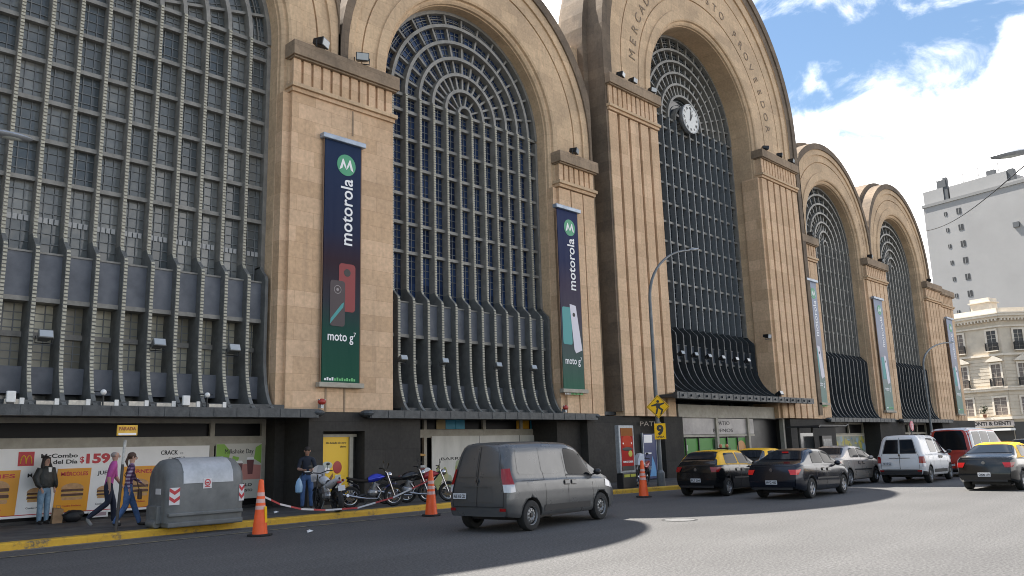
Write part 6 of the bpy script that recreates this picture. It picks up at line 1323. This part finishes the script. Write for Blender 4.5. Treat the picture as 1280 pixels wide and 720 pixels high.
# ---------------------------------------------------------------- far buildings
ANG = R_(77.84)
CREAM = mat('cream stucco', (.55, .48, .38), .85, var=.14, vs=.8, bump=.15, bs=8); CREAM2 = mat('pale moulding', (.64, .57, .47), .8, var=.12, vs=1.5); SHUT = mat('brown grey shutter', (.16, .13, .11), .6, var=.2, vs=6); IRB = mat('black balcony iron', (.02, .02, .02), .5)
SHUT2 = mat('dark window opening', (.035, .033, .032), .4)
cbld = thing('corner_building', (114.93, 26.72, 0), 'cream classical corner building with pedimented windows and iron balconies beyond the arches', 'building', 0)
def facade(mbw, P0, ang, L, n, off, parent, tag_='f', chamf=False):
    D = Vector((math.cos(ang), math.sin(ang), 0)); Nn = Vector((-math.sin(ang), math.cos(ang), 0))
    # outward normal toward the camera
    if Nn.dot(Vector((0, 0, 0)) - Vector(P0)) < 0: Nn = -Nn
    P0 = Vector(P0)
    def T(u, o, z): return P0 + D * u + Nn * o + Vector((0, 0, z))
    def bx(m, u0, u1, o0, o1, z0, z1, mi=0):
        q = [T(u0, o1, z0), T(u1, o1, z0), T(u1, o0, z0), T(u0, o0, z0), T(u0, o1, z1), T(u1, o1, z1), T(u1, o0, z1), T(u0, o0, z1)]
        m.add([p - parent.location for p in q], [(0, 3, 2, 1), (4, 5, 6, 7), (0, 1, 5, 4), (1, 2, 6, 5), (2, 3, 7, 6), (3, 0, 4, 7)], mi)
    m = MB(); bx(m, 0, L, -6, 0, 0, 16.2)
    z = 4.0
    while z < 11.4:   # rusticated courses
        if not (7.0 < z < 7.5): bx(m, .0, L, 0, .05, z, z + .34)
        z += .42
    m.build('wall', CREAM, parent)
    for z0, z1, o in ((3.55, 3.85, .55), (7.05, 7.35, .35), (7.35, 7.5, .45), (11.35, 11.6, .3), (14.9, 15.1, .2), (15.9, 16.2, .5), (16.2, 16.5, .8), (16.5, 16.62, .9)): m = MB(); bx(m, -o * .5, L + o * .5, 0, o, z0, z1); m.build('string_course', CREAM2, parent)
    m = MB()
    k = 0
    while k < L: bx(m, k, k + .16, 0, .62, 15.65, 15.9); k += .42
    bx(m, 0, L, -.4, .05, 16.62, 17.3); m.build('cornice', CREAM2, parent)
    for i in range(n):
        u = off + i * (L - 2 * off) / max(1, n - 1) if n > 1 else L / 2
        for z0, z1, w_, kind in ((4.1, 6.2, .75, 'g'), (7.6, 10.3, .55, 'p'), (12.0, 14.5, .55, 'a')):
            m = MB(); bx(m, u - w_, u + w_, .0, .055 + .02, z0, z1, 1 if (i + int(z0)) % 3 == 0 else 0); bx(m, u - .02, u + .02, .07, .10, z0, z1, 2)
            for q in range(1, 5): bx(m, u - w_, u + w_, .07, .085, z0 + (z1 - z0) * q / 5, z0 + (z1 - z0) * q / 5 + .03, 2)
            win_ = m.build('window', [SHUT, SHUT2, CREAM2], parent)
            m = MB(); bx(m, u - w_ - .22, u - w_, .05, .16, z0, z1 + .15); bx(m, u + w_, u + w_ + .22, .05, .16, z0, z1 + .15); bx(m, u - w_ - .22, u + w_ + .22, .05, .18, z1, z1 + .22)
            if kind == 'p':
                z = z1 + .35; bx(m, u - w_ - .45, u + w_ + .45, .05, .4, z, z + .14)
                q = [T(u - w_ - .45, .4, z + .14), T(u + w_ + .45, .4, z + .14), T(u, .4, z + .75), T(u - w_ - .45, .05, z + .14), T(u + w_ + .45, .05, z + .14), T(u, .05, z + .75)]
                m.add([p - parent.location for p in q], [(0, 1, 2), (5, 4, 3), (0, 2, 5, 3), (1, 4, 5, 2), (0, 3, 4, 1)])
            m.build('window_surround', CREAM2, parent)
            if kind != 'g':
                m = MB(); bx(m, u - w_ - .2, u + w_ + .2, .05, .5, z0 - .12, z0, 0)
                zz_ = z0; bx(m, u - w_ - .2, u + w_ + .2, .44, .48, zz_ + .95, zz_ + 1.0, 1)
                k = -w_ - .18
                while k < w_ + .2: bx(m, u + k, u + k + .03, .45, .48, zz_, zz_ + .95, 1); k += .13
                for e_ in (-w_ - .2, w_ + .17): bx(m, u + e_, u + e_ + .03, .1, .48, zz_, zz_ + .95, 1)
                m.build('balcony', [CREAM2, IRB], parent)
    return T, bx
T1, bx1 = facade(None, (114.93, 26.72, 0), ANG, 26.5, 7, 1.05, cbld)
C2 = Vector((114.93, 26.72, 0)) + Vector((math.cos(R_(-35)), math.sin(R_(-35)), 0)) * 4.4
T2, bx2 = facade(None, (114.93, 26.72, 0), R_(-48), 4.2, 1, 2.1, cbld)
e2 = Vector((114.93, 26.72, 0)) + Vector((math.cos(R_(-48)), math.sin(R_(-48)), 0)) * 4.2
T3, bx3 = facade(None, tuple(e2), R_(-8), 22, 6, 1.6, cbld)
m = MB(); bx1(m, 1.5, 3.9, -3.5, -1.5, 16.6, 19.0); bx1(m, 1.3, 4.1, -3.7, -1.3, 18.4, 18.55); m.build('roof_room', CREAM2, cbld)
m = MB(); bx1(m, -.2, 8, .05, .12, 2.75, 3.45, 0); bx1(m, -.3, 6.5, .2, 1.4, 2.2, 2.45, 1); bx1(m, 0, 26, .0, .06, 0.3, 2.6, 2); bx2(m, .1, 4, .0, .08, .2, 3.2, 2); m.build('shop_fascia', [mat('grey shop fascia', (.30, .28, .28), .6), WHITE, SHUT2], cbld)
m = MB(); V, F = text_mesh('MONTI & DENTI', .03); ww = max(v[0] for v in V); m.add([T1(5.2 - v[0] / ww * 5.0, .13 + v[2] * .01, 2.88 + v[1] * .62) - cbld.location for v in V], F); m.build('shop_lettering', BLACK, cbld)
m = MB(); m.build
t_ = thing('balcony_plant', tuple(T1(2.9, .6, 3.85)), 'dark potted plant on the first ledge of the cream corner building', 'plant'); m = MB()
for k in range(60):
    a = random.random() * 2 * PI; r = random.random() * .45; c = Vector((r * math.cos(a), r * math.sin(a), .5 + random.random() * .9)); d = Vector((random.random() - .5, random.random() - .5, random.random() - .3)).normalized() * .22; e_ = d.cross(Vector((.3, .2, 1))).normalized() * .07; m.add([c - d, c + e_, c + d, c - e_], [(0, 1, 2, 3)])
m.build('leaves', mat('dark leaves', (.02, .035, .015), .6), t_); m = MB(); m.lathe([(.0, 0), (.18, 0), (.24, .4), (.0, .4)], n=12); m.build('pot', mat('terracotta pot', (.2, .08, .04), .8), t_)
# pale tower
tw = thing('apartment_tower', (182.35, 53.37, 0), 'tall pale grey apartment tower with two columns of tiny windows and a stepped roof', 'building')
TG_ = mat('pale grey render', (.285, .28, .275), .85, var=.05, vs=.12, bump=.1, bs=.5); D = Vector((math.cos(ANG), math.sin(ANG), 0)); Nn = Vector((-math.sin(ANG), math.cos(ANG), 0)) ; P1_ = Vector((182.35, 53.37, 0))
if Nn.dot(-P1_) < 0: Nn = -Nn
def TT(u, o, z): return D * u + Nn * o + Vector((0, 0, z))
def tb(m, u0, u1, o0, o1, z0, z1, mi=0):
    q = [TT(u0, o1, z0), TT(u1, o1, z0), TT(u1, o0, z0), TT(u0, o0, z0), TT(u0, o1, z1), TT(u1, o1, z1), TT(u1, o0, z1), TT(u0, o0, z1)]
    m.add(q, [(0, 3, 2, 1), (4, 5, 6, 7), (0, 1, 5, 4), (1, 2, 6, 5), (2, 3, 7, 6), (3, 0, 4, 7)], mi)
m = MB(); tb(m, -60, 0, -22, 0, 0, 49.4); m.build('wall', TG_, tw)
m = MB(); tb(m, -60.2, .2, -22, .22, 49.4, 50.0); m.build('parapet', mat('grey parapet', (.20, .198, .195), .8), tw)
for a, b_, z1 in ((-4.3, .0, 53.0), (-17.0, -5.6, 52.8), (-60, -17, 50.6)):
    m = MB(); tb(m, a, b_, -18, -.6, 50.0, z1); m.build('roof_block', TG_, tw)
m = MB(); tb(m, -5.2, -4.4, -1.4, -.7, 50, 55); tb(m, -5.0, -3.2, -1.3, -.6, 53, 54.6); tb(m, -14.2, -12.6, -3, -2, 52.8, 54.2); tb(m, -18.2, -17.1, -2.0, -.8, 50.6, 53); m.build('roof_machinery', mat('rooftop plant dark', (.08, .085, .09), .7), tw)
for u in (-3, -8.5, -11.6, -15.5): m = MB(); m.tube([TT(u, -1, 50), TT(u, -1, 55.2)], .06, 5); m.build('mast', BLACK, tw)
for i in range(14):
    z = 47.1 - i * 3.45
    for u, w_ in ((-7.25, .95), (-4.5, .62)):
        m = MB(); tb(m, u - w_ / 2 * 1.0, u + w_ / 2, .02, .06, z - w_ * .72, z + w_ * .55, 0); tb(m, u - .04, u + .04, .06, .09, z - w_ * .72, z + w_ * .55, 1); m.build('window', [SHUT2, TG_], tw)
m = MB(); tb(m, -18.3, -17.2, .0, .35, 41.0, 42.0); m.build('wall_unit', mat('rooftop plant dark'), tw)
m = MB(); tb(m, -60, -19.2, .02, .05, 40.6, 41.6); m.build
# buildings closing the far street, right of the taxi
fb = thing('far_building', (150, 5, 0), 'low pale building far down the street above the purple car', 'building'); m = MB(); m.box(0, 12, -10, 22, 0, 3.2); m.build('wall', CREAM, fb)
m = MB()
for k in range(7): m.box(-.06, -.01, -8 + k * 4.2, -5.6 + k * 4.2, .4, 2.4)
m.build('shop_opening', SHUT2, fb)
